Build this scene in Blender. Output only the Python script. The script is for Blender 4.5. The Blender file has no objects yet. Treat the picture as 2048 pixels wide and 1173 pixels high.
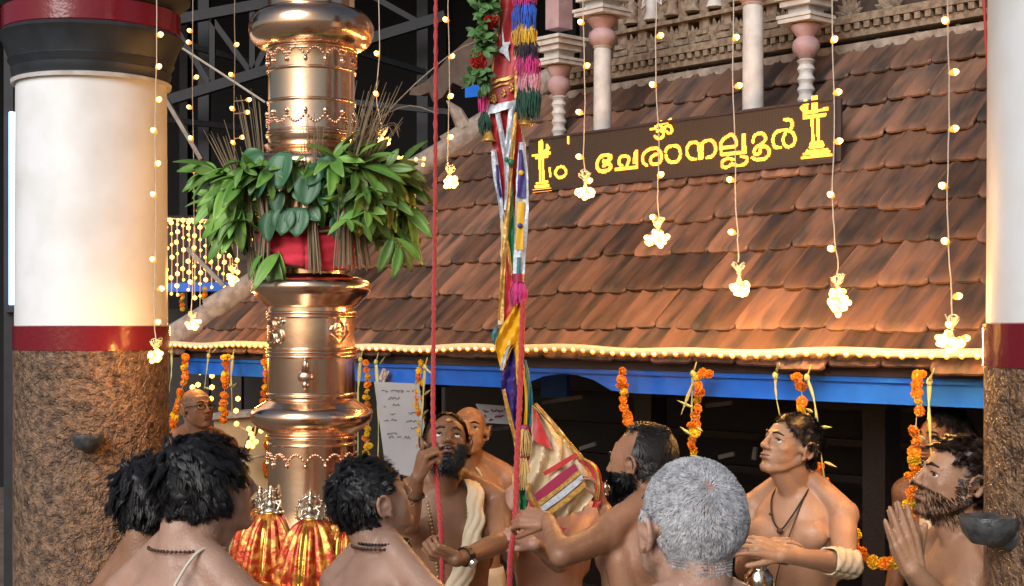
import bpy, bmesh, math, random
import numpy as np
from mathutils import Vector, Matrix, Euler, noise as mnoise
random.seed(7); RNG = np.random.default_rng(7)
SC = bpy.context.scene
COL = SC.collection
PI = math.pi; R = math.radians
# ------------------------------------------------------------------ camera
F, HY, CZ = 3000.0, 658.0, 2.0            # focal length in photo pixels, horizon row, eye height
cam = bpy.data.cameras.new('camera'); camo = bpy.data.objects.new('camera', cam); COL.objects.link(camo)
camo.location = (0, 0, CZ); camo.rotation_euler = (R(90), 0, 0)
cam.sensor_width = 36; cam.lens = F / 2048 * 36; cam.shift_y = (HY - 586.5) / 2048
cam.clip_start = .05; cam.clip_end = 500
SC.camera = camo
# ------------------------------------------------------------------ sky and key light
W = bpy.data.worlds.new('World'); SC.world = W; W.use_nodes = True
wn = W.node_tree.nodes; bg = wn['Background']
sky = wn.new('ShaderNodeTexSky'); sky.sky_type = 'NISHITA'; sky.sun_disc = False
SUN_EL, SUN_AZ = 30, 206                   # light comes from behind the camera, to its left
sky.sun_elevation = R(SUN_EL); sky.sun_rotation = R(SUN_AZ); sky.dust_density = 3; sky.ozone_density = .6
W.node_tree.links.new(sky.outputs[0], bg.inputs[0]); bg.inputs[1].default_value = .05
sl = bpy.data.lights.new('sun', 'SUN'); sl.energy = 2.0; sl.angle = R(38); sl.color = (.98, .985, 1)
so = bpy.data.objects.new('sun', sl); COL.objects.link(so); so.location = (-6, -8, 9)
_a = R(SUN_AZ); _d = Vector((math.sin(_a) * math.cos(R(SUN_EL)), math.cos(_a) * math.cos(R(SUN_EL)), math.sin(R(SUN_EL))))
so.rotation_euler = (-_d).to_track_quat('-Z', 'Y').to_euler()
VS = SC.view_settings; VS.view_transform = 'Standard'; VS.look = 'None'; VS.gamma = 1; VS.exposure = 0.46; VS.use_curve_mapping = False
SC.render.engine = 'CYCLES'
CY = SC.cycles; CY.use_denoising = True; CY.max_bounces = 6; CY.diffuse_bounces = 3; CY.glossy_bounces = 3; CY.sample_clamp_indirect = 4
CY.transparent_max_bounces = 6; CY.caustics_reflective = False; CY.caustics_refractive = False

# ------------------------------------------------------------------ helpers
def P(px, py, d):
    return Vector(((px - 1024) / F * d, d, CZ + (HY - py) / F * d))
class MB:
    """collects geometry in world coordinates"""
    def __init__(s): s.v = []; s.f = []; s.m = []; s.mi = 0
    def add(s, vs, fs):
        o = len(s.v); s.v.extend([tuple(v) for v in vs]); s.f.extend([tuple(i + o for i in f) for f in fs]); s.m.extend([s.mi] * len(fs))
    def box(s, c, h, rot=None):
        c = Vector(c); vs = []
        for x in (-1, 1):
            for y in (-1, 1):
                for z in (-1, 1):
                    p = Vector((x * h[0], y * h[1], z * h[2]))
                    if rot is not None: p = rot @ p
                    vs.append(c + p)
        s.add(vs, [(0, 1, 3, 2), (4, 6, 7, 5), (0, 4, 5, 1), (2, 3, 7, 6), (0, 2, 6, 4), (1, 5, 7, 3)])
    def bar(s, a, b, w, h, up=(0, 0, 1)):
        a = Vector(a); b = Vector(b); y = (b - a); L = y.length; y.normalize()
        u = Vector(up); x = y.cross(u)
        if x.length < 1e-4: x = y.cross(Vector((1, 0, 0)))
        x.normalize(); z = x.cross(y)
        M = Matrix((x, y, z)).transposed()
        s.box((a + b) / 2, (w / 2, L / 2, h / 2), M)
    def tube(s, pts, r, n=6, caps=True):
        pts = [Vector(p) for p in pts]; k = len(pts)
        rs = r if isinstance(r, (list, tuple)) else [r] * k
        o = len(s.v); vs = []; nx = None
        for i, p in enumerate(pts):
            t = (pts[min(i + 1, k - 1)] - pts[max(i - 1, 0)])
            if t.length < 1e-9: t = Vector((0, 0, 1))
            t.normalize()
            if nx is None:
                nx = t.cross(Vector((0, 0, 1)))
                if nx.length < 1e-3: nx = t.cross(Vector((1, 0, 0)))
            nx = nx - t * nx.dot(t)
            if nx.length < 1e-6: nx = t.orthogonal()
            nx.normalize(); ny = t.cross(nx)
            for j in range(n):
                a = 2 * PI * j / n
                vs.append(p + (nx * math.cos(a) + ny * math.sin(a)) * rs[i])
        fs = []
        for i in range(k - 1):
            for j in range(n):
                j2 = (j + 1) % n
                fs.append((i * n + j, i * n + j2, (i + 1) * n + j2, (i + 1) * n + j))
        if caps: fs.append(tuple(range(n - 1, -1, -1))); fs.append(tuple((k - 1) * n + j for j in range(n)))
        s.add(vs, fs)
    def ribbon(s, pts, rs, cen):
        k = len(pts); vs = []
        for i, p in enumerate(pts):
            t = pts[min(i + 1, k - 1)] - pts[max(i - 1, 0)]; sd = t.cross(p - cen)
            if sd.length < 1e-9: sd = t.orthogonal()
            sd.normalize(); vs += [p - sd * rs[i], p + sd * rs[i]]
        s.add(vs, [(2 * i, 2 * i + 1, 2 * i + 3, 2 * i + 2) for i in range(k - 1)])
    def lathe(s, prof, c=(0, 0, 0), n=32, caps=True):
        """prof: list of (r, z)"""
        c = Vector(c); vs = []; fs = []; k = len(prof)
        for r, z in prof:
            for j in range(n):
                a = 2 * PI * j / n; vs.append(c + Vector((r * math.cos(a), r * math.sin(a), z)))
        for i in range(k - 1):
            for j in range(n):
                j2 = (j + 1) % n; fs.append((i * n + j, i * n + j2, (i + 1) * n + j2, (i + 1) * n + j))
        if caps: fs.append(tuple(range(n - 1, -1, -1))); fs.append(tuple((k - 1) * n + j for j in range(n)))
        s.add(vs, fs)
    def ball(s, c, r, seg=10, rings=7, rot=None):
        c = Vector(c); r = (r, r, r) if not isinstance(r, (tuple, list)) else r
        vs = [Vector((0, 0, -r[2]))]
        for i in range(1, rings):
            th = PI * i / rings
            for j in range(seg):
                a = 2 * PI * j / seg
                vs.append(Vector((r[0] * math.sin(th) * math.cos(a), r[1] * math.sin(th) * math.sin(a), -r[2] * math.cos(th))))
        vs.append(Vector((0, 0, r[2])))
        if rot is not None: vs = [rot @ v for v in vs]
        vs = [c + v for v in vs]; fs = []; N = len(vs) - 1
        for j in range(seg): fs.append((0, 1 + (j + 1) % seg, 1 + j))
        for i in range(rings - 2):
            for j in range(seg):
                a = 1 + i * seg + j; b = 1 + i * seg + (j + 1) % seg
                fs.append((a, b, b + seg, a + seg))
        for j in range(seg): fs.append((N, N - seg + j, N - seg + (j + 1) % seg))
        s.add(vs, fs)
    def grid(s, rows, thick=0.0, closed=False):
        """rows: list of lists of points; sheet with real thickness along -Y-ish normals"""
        k = len(rows); n = len(rows[0])
        g = np.array([[tuple(p) for p in r] for r in rows], float)
        du = np.gradient(g, axis=1) if n > 1 else np.zeros_like(g)
        dv = np.gradient(g, axis=0)
        nr = np.cross(du, dv); L = np.linalg.norm(nr, axis=2, keepdims=True); nr = nr / np.maximum(L, 1e-9)
        fs = [(i * n + j, i * n + j + 1, (i + 1) * n + j + 1, (i + 1) * n + j) for i in range(k - 1) for j in range(n - 1)]
        if thick <= 0:
            s.add(g.reshape(-1, 3), fs); return
        top = (g + nr * thick / 2).reshape(-1, 3); bot = (g - nr * thick / 2).reshape(-1, 3); N = k * n
        fs2 = fs + [tuple(i + N for i in reversed(f)) for f in fs]
        ring = [j for j in range(n)] + [i * n + n - 1 for i in range(1, k)] + [(k - 1) * n + j for j in range(n - 2, -1, -1)] + [i * n for i in range(k - 2, 0, -1)]
        for a, b in zip(ring, ring[1:] + ring[:1]): fs2.append((b, a, a + N, b + N))
        s.add(np.vstack([top, bot]), fs2)
    def prism(s, poly, d):
        """poly: list of points (planar polygon), extruded by vector d"""
        d = Vector(d); n = len(poly); vs = [Vector(p) for p in poly] + [Vector(p) + d for p in poly]
        fs = [tuple(range(n - 1, -1, -1)), tuple(range(n, 2 * n))] + [(i, (i + 1) % n, n + (i + 1) % n, n + i) for i in range(n)]
        s.add(vs, fs)
    def mesh(s, name, origin=(0, 0, 0), smooth=False):
        me = bpy.data.meshes.new(name); o = Vector(origin)
        me.from_pydata([(v[0] - o[0], v[1] - o[1], v[2] - o[2]) for v in s.v], [], s.f); me.update()
        if any(s.m): me.polygons.foreach_set('material_index', s.m)
        if smooth: me.polygons.foreach_set('use_smooth', [True] * len(me.polygons))
        return me
def world_origin(o):
    v = Vector((0, 0, 0))
    while o is not None: v += o.location; o = o.parent
    return v
def tagp(o, label=None, cat=None, group=None, kind=None):
    if label: o['label'] = label
    if cat: o['category'] = cat
    if group: o['group'] = group
    if kind: o['kind'] = kind
    return o
def thing(name, label, cat, loc=(0, 0, 0), group=None):
    o = bpy.data.objects.new(name, None); COL.objects.link(o); o.location = loc; o.empty_display_size = .1
    return tagp(o, label, cat, group)
def obj(name, mb, mats, parent=None, smooth=False, angle=None):
    org = world_origin(parent) if parent else Vector((0, 0, 0))
    me = mb.mesh(name, org, smooth or angle is not None)
    for m in (mats if isinstance(mats, (list, tuple)) else [mats]): me.materials.append(m)
    if angle is not None: me.set_sharp_from_angle(angle=R(angle))
    o = bpy.data.objects.new(name, me); COL.objects.link(o)
    if parent: o.parent = parent
    return o
def inst(name, me, parent, M):
    """object sharing mesh data, placed by world matrix M (parents are never rotated)"""
    o = bpy.data.objects.new(name, me); COL.objects.link(o); o.parent = parent
    org = world_origin(parent) if parent else Vector((0, 0, 0))
    o.matrix_basis = Matrix.Translation(-org) @ M
    return o
def smooth_path(pts, n=4):
    pts = [Vector(p) for p in pts]; out = []
    k = len(pts)
    for i in range(k - 1):
        p0 = pts[max(i - 1, 0)]; p1 = pts[i]; p2 = pts[i + 1]; p3 = pts[min(i + 2, k - 1)]
        for j in range(n):
            t = j / n
            out.append(.5 * ((2 * p1) + (p2 - p0) * t + (2 * p0 - 5 * p1 + 4 * p2 - p3) * t * t + (3 * p1 - p0 - 3 * p2 + p3) * t ** 3))
    out.append(pts[-1]); return out
def frame(z, x=None):
    """rotation matrix with given Z axis (and approximate X)"""
    z = Vector(z).normalized(); x = Vector(x) if x is not None else z.orthogonal()
    y = z.cross(x)
    if y.length < 1e-5: y = z.orthogonal()
    y.normalize(); x = y.cross(z)
    return Matrix((x, y, z)).transposed()
# ------------------------------------------------------------------ materials
MATS = {}
def mat(name, col, rough=.6, metal=0, col2=None, scale=20, detail=4, bump=0, bscale=None, rnd=0, emit=None, estr=0, spec=.5, sss=0, sheen=0, alpha=1, stretch=None, lo=.35, hi=.65, aniso=0, bdist=.01):
    m = bpy.data.materials.new(name); m.use_nodes = True; MATS[name] = m
    nt = m.node_tree; N = nt.nodes; L = nt.links; b = N['Principled BSDF']
    b.inputs['Roughness'].default_value = rough; b.inputs['Metallic'].default_value = metal
    b.inputs['Specular IOR Level'].default_value = spec
    b.inputs['Base Color'].default_value = (*col, 1)
    if sss: b.inputs['Subsurface Weight'].default_value = sss; b.inputs['Subsurface Radius'].default_value = (.012, .005, .003); b.inputs['Subsurface Scale'].default_value = 1
    if sheen: b.inputs['Sheen Weight'].default_value = sheen
    if aniso: b.inputs['Anisotropic'].default_value = aniso
    tc = N.new('ShaderNodeTexCoord'); src = tc.outputs['Object']
    if rnd or col2 is not None or bump:
        oi = N.new('ShaderNodeObjectInfo')
        mp = N.new('ShaderNodeMapping'); L.new(src, mp.inputs[0])
        ml = N.new('ShaderNodeVectorMath'); ml.operation = 'SCALE'; ml.inputs[3].default_value = 13.7
        cb = N.new('ShaderNodeCombineXYZ'); L.new(oi.outputs['Random'], cb.inputs[0]); L.new(oi.outputs['Random'], cb.inputs[1]); L.new(oi.outputs['Random'], cb.inputs[2])
        L.new(cb.outputs[0], ml.inputs[0]); L.new(ml.outputs[0], mp.inputs['Location'])
        if stretch: mp.inputs['Scale'].default_value = stretch
        src = mp.outputs[0]
    last = None
    if col2 is not None:
        no = N.new('ShaderNodeTexNoise'); no.inputs['Scale'].default_value = scale; no.inputs['Detail'].default_value = detail; L.new(src, no.inputs['Vector'])
        rp = N.new('ShaderNodeMapRange'); rp.inputs[1].default_value = lo; rp.inputs[2].default_value = hi; L.new(no.outputs[0], rp.inputs[0])
        mx = N.new('ShaderNodeMix'); mx.data_type = 'RGBA'; mx.inputs[6].default_value = (*col, 1); mx.inputs[7].default_value = (*col2, 1)
        L.new(rp.outputs[0], mx.inputs[0]); last = mx.outputs[2]; L.new(last, b.inputs['Base Color'])
    if rnd:
        hs = N.new('ShaderNodeHueSaturation'); mr = N.new('ShaderNodeMapRange'); mr.inputs[3].default_value = 1 - rnd; mr.inputs[4].default_value = 1 + rnd
        L.new(oi.outputs['Random'], mr.inputs[0]); L.new(mr.outputs[0], hs.inputs['Value'])
        if last: L.new(last, hs.inputs['Color'])
        else: hs.inputs['Color'].default_value = (*col, 1)
        L.new(hs.outputs[0], b.inputs['Base Color'])
    if bump:
        n2 = N.new('ShaderNodeTexNoise'); n2.inputs['Scale'].default_value = bscale or scale; n2.inputs['Detail'].default_value = 5; L.new(src, n2.inputs['Vector'])
        bp = N.new('ShaderNodeBump'); bp.inputs['Strength'].default_value = bump; bp.inputs['Distance'].default_value = bdist
        L.new(n2.outputs[0], bp.inputs['Height']); L.new(bp.outputs[0], b.inputs['Normal'])
    if emit: b.inputs['Emission Color'].default_value = (*emit, 1); b.inputs['Emission Strength'].default_value = estr
    return m
def nodes_of(m): return m.node_tree.nodes, m.node_tree.links, m.node_tree.nodes['Principled BSDF']
# ================================================================== SETTING
M_ground = mat('ground_stone', (.20, .16, .12), .85, col2=(.11, .09, .07), scale=3, bump=.3, bscale=40)
M_tile = mat('clay_tile', (.185, .092, .056), .62, col2=(.048, .036, .030), scale=13, detail=8, rnd=.58, bump=.8, bscale=45, stretch=(1, .22, 1), lo=.40, hi=.66, bdist=.006)
M_cement = mat('lime_cement', (.38, .32, .27), .9, col2=(.22, .18, .15), scale=18, bump=.5, bscale=60)
M_blue = mat('blue_paint', (.020, .17, .74), .35, col2=(.014, .125, .58), scale=6, bump=.08, bscale=30)
M_dwood = mat('dark_wood', (.020, .011, .008), .5, col2=(.010, .006, .005), scale=10, stretch=(1, 8, 8), bump=.15)
M_eavewood = mat('eave_wood', (.05, .032, .035), .6, col2=(.03, .02, .024), scale=10)
M_white = mat('white_paint', (.82, .84, .86), .42, col2=(.66, .65, .61), scale=4, lo=.45, hi=.85, bump=.06, bscale=14)
M_white2 = mat('aged_white_paint', (.62, .60, .58), .6, col2=(.48, .44, .42), scale=14, bump=.2, bscale=50)
M_pink = mat('pink_paint', (.48, .32, .33), .6, col2=(.36, .23, .24), scale=12, bump=.15, bscale=50)
M_maroon = mat('maroon_gloss_paint', (.17, .012, .022), .16, bump=.35, bscale=45, bdist=.004)
M_slate = mat('slate_paint', (.035, .042, .05), .45, col2=(.022, .027, .034), scale=8, bump=.1, bscale=30)
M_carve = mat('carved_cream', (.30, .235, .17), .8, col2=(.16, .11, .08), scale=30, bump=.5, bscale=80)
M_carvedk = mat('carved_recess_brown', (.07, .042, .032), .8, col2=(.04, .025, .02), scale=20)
M_steel = mat('weathered_steel', (.011, .013, .018), .6, metal=.1, col2=(.006, .006, .008), scale=8)
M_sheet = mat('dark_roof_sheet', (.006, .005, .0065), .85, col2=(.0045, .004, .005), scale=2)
M_tanwall = mat('ochre_plaster', (.50, .33, .16), .8, col2=(.38, .24, .12), scale=5, bump=.3, bscale=25)
M_plank = mat('pale_timber', (.36, .30, .24), .7, col2=(.24, .19, .15), scale=12, bump=.2)
# rough mottled stone cladding of the pillars
M_stone = mat('textured_bronze_stone', (.26, .155, .092), .33, col2=(.080, .050, .036), scale=30, detail=8, bump=1, bscale=28, lo=.38, hi=.64, bdist=.02)
def _stone():
    N, L, b = nodes_of(M_stone)
    vo = N.new('ShaderNodeTexVoronoi'); vo.inputs['Scale'].default_value = 38; tc = N.new('ShaderNodeTexCoord')
    nz = N.new('ShaderNodeTexNoise'); nz.inputs['Scale'].default_value = 18; nz.inputs['Detail'].default_value = 4; L.new(tc.outputs['Object'], nz.inputs['Vector'])
    ad = N.new('ShaderNodeVectorMath'); ad.operation = 'MULTIPLY_ADD'; L.new(nz.outputs[1], ad.inputs[0]); ad.inputs[1].default_value = (.16, .16, .16); L.new(tc.outputs['Object'], ad.inputs[2])
    L.new(ad.outputs[0], vo.inputs['Vector'])
    bp = N.new('ShaderNodeBump'); bp.inputs['Strength'].default_value = 1; bp.inputs['Distance'].default_value = .012
    L.new(vo.outputs['Distance'], bp.inputs['Height'])
    old = b.inputs['Normal'].links[0].from_socket; L.new(old, bp.inputs['Normal']); L.new(bp.outputs[0], b.inputs['Normal'])
_stone()
# ---- ground
g = MB(); g.add([(-60, -40, 0), (60, -40, 0), (60, 80, 0), (-60, 80, 0)], [(0, 1, 2, 3)])
tagp(obj('ground', g, M_ground), kind='structure')

# ---- temple hall: facade frame.  t runs along the eave to the right, c goes in under the roof, z is absolute
A0 = Vector((1.114, 5.8, 0)); AV = Vector((.672, -.741, 0)).normalized(); NV = Vector((.741, .672, 0)).normalized()
ZE = CZ - .1025; TP = math.tan(R(44)); CP = math.cos(R(44)); SP = math.sin(R(44))
T0, T1, CTOP = -4.86, 1.75, 1.565
def FP(t, c, z): return A0 + AV * t + NV * c + Vector((0, 0, z))
def RP(t, c, h=0): return FP(t, c - h * SP, ZE + c * TP + h * CP)      # point on the roof plane, h proud of it
def eave_t(px, c=0):
    u = (px - 1024) / F; o = A0 + NV * c
    return (u * o.y - o.x) / (AV.x - u * AV.y)
def plane_pt(px, py, c):      # pixel on the vertical plane parallel to the facade, c behind the eave
    p = A0 + NV * c + AV * eave_t(px, c); return P(px, py, p.y)
def eave_d(px, c=0): return (A0 + NV * c + AV * eave_t(px, c)).y
hall = thing('temple_hall', 'low temple hall with sloping clay tile roof and blue painted eave beam', 'building', FP(-2, 1, 0))
# roof deck under the tiles
m = MB(); D = -.05
hipc = lambda c: T0 + c
for d in (0,):
    q = [RP(T0, 0, D), RP(T1, 0, D), RP(T1, CTOP, D), RP(hipc(CTOP), CTOP, D)]
    m.prism(q, (0, 0, -.04))
q = [RP(T0, 0, D), RP(hipc(CTOP), CTOP, D), FP(hipc(CTOP), CTOP + 1.5, ZE + CTOP * TP - .07), FP(T0, 3.2, ZE - .07)]
m.prism(q, (0, 0, -.04))
roof = obj('roof', m, M_eavewood, hall)
# clay tiles, one object each
TW, TG = .226, .2535
def tile_mesh():
    n = 18; W_ = TW * 1.0; Lh = TG + .055; th = .010
    prof = []
    for i in range(n + 1):
        x = i / n; z = 0
        for c0, w, h in ((.03, .055, .020), (.42, .034, .014), (.56, .034, .014), (.97, .04, .016)):
            z += h * math.exp(-((x - c0) / w) ** 2)
        prof.append((x * W_ - W_ / 2, z))
    rows = []
    for j, y in enumerate((0, .010, .05, Lh * .5, Lh)):
        r = []
        for i, (x, z) in enumerate(prof):
            e = abs(x) / (W_ / 2)
            yy = y + (.013 * max(0, (e - .86) / .14) ** 2 if j < 2 else 0)
            drop = -.006 if j == 0 else 0
            lift = .031 * (1 - y / Lh)
            r.append((x, yy, z * (.25, .45, .9, 1, 1)[j] + drop + lift))
        rows.append(r)
    k = len(rows); N = n + 1; mb = MB()
    top = [p for r in rows for p in r]; bot = [(p[0], p[1], p[2] - th) for r in rows[:1] for p in r]
    fs = [(i * N + j, i * N + j + 1, (i + 1) * N + j + 1, (i + 1) * N + j) for i in range(k - 1) for j in range(n)]
    o = len(top)
    fs += [(o + j + 1, j + 1, j, o + j)[::-1] if False else (j + 1, j, o + j, o + j + 1) for j in range(n)]
    # right and left side skirts
    rs = [(rows[i][-1][0], rows[i][-1][1], rows[i][-1][2] - th) for i in range(k)]; ls = [(rows[i][0][0], rows[i][0][1], rows[i][0][2] - th) for i in range(k)]
    o2 = o + N; o3 = o2 + k
    vs = top + bot + rs + ls
    for i in range(k - 1):
        fs.append((i * N + n, o2 + i, o2 + i + 1, (i + 1) * N + n)); fs.append((i * N, (i + 1) * N, o3 + i + 1, o3 + i))
    mb.add(vs, fs); return mb
TILE = tile_mesh().mesh('roof_tile', smooth=True); TILE.materials.append(M_tile); TILE.set_sharp_from_angle(angle=R(40))
hipn = (AV - NV).normalized()              # keeps the right side of the hip
rt = Matrix((AV, (NV * CP + Vector((0, 0, SP))), (-NV * SP + Vector((0, 0, CP))))).transposed()
nrow = 0; s0 = -.105
while True:
    s = s0 + nrow * TG if nrow else -.04
    if s * CP > CTOP - .05: break
    k = 0; t = T0 - .3 + (.5 * TW if nrow % 2 else 0)
    while t < T1:
        c = s * CP; base = RP(t, c) if s > -1 else None
        if t > T0 + c - TW * .6:
            M = Matrix.Translation(RP(t + random.uniform(-.004, .004), c + random.uniform(-.010, .006) - (.022 if random.random() < .05 else 0), -.03 + random.uniform(0, .008))) @ rt.to_4x4() @ Matrix.Rotation(R(random.uniform(-2, 2)), 4, 'Z') @ Matrix.Rotation(R(random.uniform(-.8, .8)), 4, 'Y')
            me = TILE
            if t - TW < T0 + c + TG:          # crosses the hip: cut it there
                bm = bmesh.new(); bm.from_mesh(TILE)
                Mi = M.inverted(); co = Mi @ RP(T0, 0); no = Mi.to_3x3() @ hipn
                bmesh.ops.bisect_plane(bm, geom=bm.verts[:] + bm.edges[:] + bm.faces[:], plane_co=co, plane_no=no, clear_inner=True)
                if len(bm.verts) > 8:
                    me = bpy.data.meshes.new('roof_tile'); bm.to_mesh(me); me.materials.append(M_tile)
                else: me = None
                bm.free()
            if me: inst('roof_tile', me, roof, M)
        t += TW
    nrow += 1
# white cement hip ridge with its cover tiles
rid = []
ch = 0
while ch < CTOP - .05:
    a = RP(T0 + ch - .02, ch - .02, .0); b = RP(T0 + ch + .23, ch + .23, .0)
    mb = MB(); mb.tube([a + Vector((0, 0, .02)), b + Vector((0, 0, .005))], [.095, .08], 12); obj('ridge_tile', mb, M_cement, roof, smooth=False, angle=40); ch += .21
mb = MB(); pp = RP(T0 + 1.34, 1.34, .07); mb.tube([pp, pp + Vector((-.05, 0, .10)), pp + Vector((-.11, 0, .17))], [.05, .04, .005], 8); obj('ridge_finial', mb, M_cement, roof, angle=40)
# eave board and blue fascia with an arched cut beside the flag
mb = MB(); mb.prism([FP(T0 + .03, .03, ZE - .055), FP(T1, .03, ZE - .055), FP(T1, .03, ZE - .012), FP(T0 + .03, .03, ZE - .012)], NV * .03); obj('eave_board', mb, M_eavewood, hall)
def fascia(t0, t1, ztop, zbot, arch=None):
    bot = []
    n = 60
    for i in range(n + 1):
        t = t0 + (t1 - t0) * i / n; z = zbot
        if arch and arch[0] < t < arch[1]:
            w = (t - arch[0]) / (arch[1] - arch[0]); z = zbot + arch[2] * min(1, math.sin(PI * w) ** .7)
        bot.append((t, z))
    mb = MB(); k = len(bot)
    c0, c1 = .06, .10
    vs = [FP(t, c0, z) for t, z in bot] + [FP(t, c0, ztop) for t, z in bot] + [FP(t, c1, z) for t, z in bot] + [FP(t, c1, ztop) for t, z in bot]
    fs = []
    for i in range(k - 1):
        fs += [(i, i + 1, k + i + 1, k + i), (2 * k + i + 1, 2 * k + i, 3 * k + i, 3 * k + i + 1), (i + 1, i, 2 * k + i, 2 * k + i + 1), (k + i, k + i + 1, 3 * k + i + 1, 3 * k + i)]
    fs += [(0, k, 3 * k, 2 * k), (k - 1, 3 * k - 1, 4 * k - 1, 2 * k - 1)]
    mb.add(vs, fs); return mb
fas = obj('fascia_beam', fascia(T0 + .1, T1, ZE - .060, ZE - .178, (eave_t(1042, .06), eave_t(1225, .06), .075)), M_blue, hall)
mb = MB(); mb.prism([FP(T0 + .1, .045, ZE - .098), FP(T1, .045, ZE - .098), FP(T1, .045, ZE - .060), FP(T0 + .1, .045, ZE - .060)], NV * .014); obj('fascia_moulding', mb, M_blue, fas)
# rafters, dark timber inside
mb = MB()
for i in range(14):
    t = T0 + .4 + i * .46
    b = MB(); b.bar(FP(t, .12, ZE - .10), FP(t, 1.7, ZE - .10 + 1.58 * TP * .93), .05, .07); obj('rafter', b, M_dwood, hall)
mb = MB(); mb.prism([FP(T0 + .6, 1.75, 0), FP(T1, 1.75, 0), FP(T1, 1.75, ZE + 1.3), FP(T0 + .6, 1.75, ZE + 1.3)], NV * .1); obj('inner_wall', mb, M_dwood, hall)
mb = MB(); mb.prism([FP(T0 + 1.6, .5, 0), FP(T1, .5, 0), FP(T1, 1.74, 0), FP(T0 + 1.6, 1.74, 0)], (0, 0, .75)); obj('plinth', mb, M_dwood, hall)  # near-black colour puts the shade of the interior into the plinth
for t in (-3.05, -1.35, -.05, 1.28):
    mb = MB(); mb.box(FP(t, .62, 1.27), (.055, .055, .52), Matrix.Rotation(R(-47.8), 3, 'Z')); mb.box(FP(t, .62, 1.70), (.085, .085, .03), Matrix.Rotation(R(-47.8), 3, 'Z')); obj('timber_post', mb, M_dwood, hall)
for z in (.95, 1.12, 1.29, 1.46, 1.63):        # horizontal lamp rails of the outer lattice
    mb = MB(); mb.bar(FP(-2.9, 1.25, z), FP(T1, 1.25, z), .05, .035); obj('lattice_rail', mb, M_dwood, hall)
M_dstuff = mat('dim_grey_lath', (.20, .19, .18), .6, col2=(.10, .09, .08), scale=9)
for (x0, y0, x1, y1, c) in ((1412, 812, 1465, 806, .7), (1438, 915, 1468, 908, .75), (1085, 806, 1165, 794, .8), (1508, 920, 1511, 895, .75), (960, 862, 1020, 855, .9), (1160, 898, 1192, 888, .8), (1850, 905, 1900, 930, .7)):
    mb = MB(); mb.bar(plane_pt(x0, y0, c), plane_pt(x1, y1, c), .012, .02); obj('lath', mb, M_dstuff, hall)
mb = MB(); a = plane_pt(1110, 770, .85); mb.box(a, (.10, .012, .07), Matrix.Rotation(R(-47.8), 3, 'Z')); obj('shutter', mb, M_blue, hall)
# ---- upper storey above the tiles
ZT = ZE + CTOP * TP
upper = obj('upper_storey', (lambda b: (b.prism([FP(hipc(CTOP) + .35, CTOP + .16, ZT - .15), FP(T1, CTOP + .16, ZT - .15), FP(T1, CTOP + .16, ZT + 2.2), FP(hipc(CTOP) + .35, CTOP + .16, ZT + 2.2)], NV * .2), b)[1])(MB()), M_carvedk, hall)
def ledge(t0, t1, c0, z0, h, name='cornice', mt=None, dp=.1):
    b = MB(); b.prism([FP(t0, c0, z0), FP(t1, c0, z0), FP(t1, c0, z0 + h), FP(t0, c0, z0 + h)], NV * dp); return obj(name, b, mt or M_carve, upper)
tl = hipc(CTOP) + .25
ledge(tl, T1, CTOP + .00, ZT - .03, .045, mt=M_cement, dp=.18); ledge(tl, T1, CTOP + .04, ZT + .055, .035, dp=.14); ledge(tl, T1, CTOP + .02, ZT + .125, .04, dp=.16)
DENT = (lambda b: (b.box((0, 0, 0), (.016, .02, .016), Matrix.Rotation(R(-47.8), 3, 'Z')), b.mesh('dentil'))[1])(MB()); DENT.materials.append(M_carve)
t = tl + .05
while t < T1 - .05:
    inst('dentil', DENT, upper, Matrix.Translation(FP(t, CTOP + .045, ZT + .107))); t += .058
# carved wall: pilasters, niches, small lotus fans and figures
def lotus(t, z, s, c=CTOP + .12):
    b = MB()
    for k in range(-3, 4):
        a = k * .38; L_ = s * (1 - .08 * abs(k))
        p0 = FP(t, c, z); p1 = FP(t + math.sin(a) * L_, c - .03, z + math.cos(a) * L_)
        b.tube([p0, p0.lerp(p1, .55), p1], [.012 * s / .1, .02 * s / .1, .002], 6)
    b.ball(FP(t, c - .015, z), .022 * s / .1, 8, 6); return b
def figure(t, z, s, c=CTOP + .12):
    b = MB(); q = FP(t, c - .02, z)
    b.lathe([(.0, 0), (.26 * s, .02 * s), (.16 * s, .3 * s), (.2 * s, .55 * s), (.1 * s, .68 * s), (.13 * s, .8 * s), (.09 * s, .92 * s), (.03 * s, 1.1 * s)], q, 8)
    for k in (-1, 1): b.tube([q + AV * .15 * s * k + Vector((0, 0, .58 * s)), q + AV * .36 * s * k + Vector((0, 0, .42 * s)), q + AV * .3 * s * k + Vector((0, 0, .72 * s))], .05 * s, 5)
    return b
tc0, tc1 = eave_t(1245, CTOP + .1), eave_t(1640, CTOP + .1)
ts = np.linspace(tc0, tc1, 10)
for i, t in enumerate(ts):
    b = MB(); b.box(FP(t, CTOP + .13, ZT + .42), (.035, .03, .24), Matrix.Rotation(R(-47.8), 3, 'Z'))
    for zz, w in ((.2, .055), (.24, .045), (.52, .05), (.58, .06), (.63, .05)): b.box(FP(t, CTOP + .125, ZT + zz), (w, .045, .014), Matrix.Rotation(R(-47.8), 3, 'Z'))
    obj('pilaster', b, M_carve, upper)
    if i < 9:
        tm = (t + ts[i + 1]) / 2
        obj('lotus_ornament', lotus(tm, ZT + .185, .10 if i % 2 else .12), M_carve, upper, angle=50)
        obj('carved_figure', figure(tm, ZT + .36, .2), M_white2 if i % 3 == 1 else M_carve, upper, angle=50)
for z, h in ((.66, .03), (.72, .05), (.80, .03)): ledge(tc0 - .08, tc1 + .08, CTOP + .05, ZT + z, h)
ledge(tc0 - .05, tc1 + .05, CTOP + .07, ZT + .315, .022); ledge(tc0 - .05, tc1 + .05, CTOP + .09, ZT + .17, .014)
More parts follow.
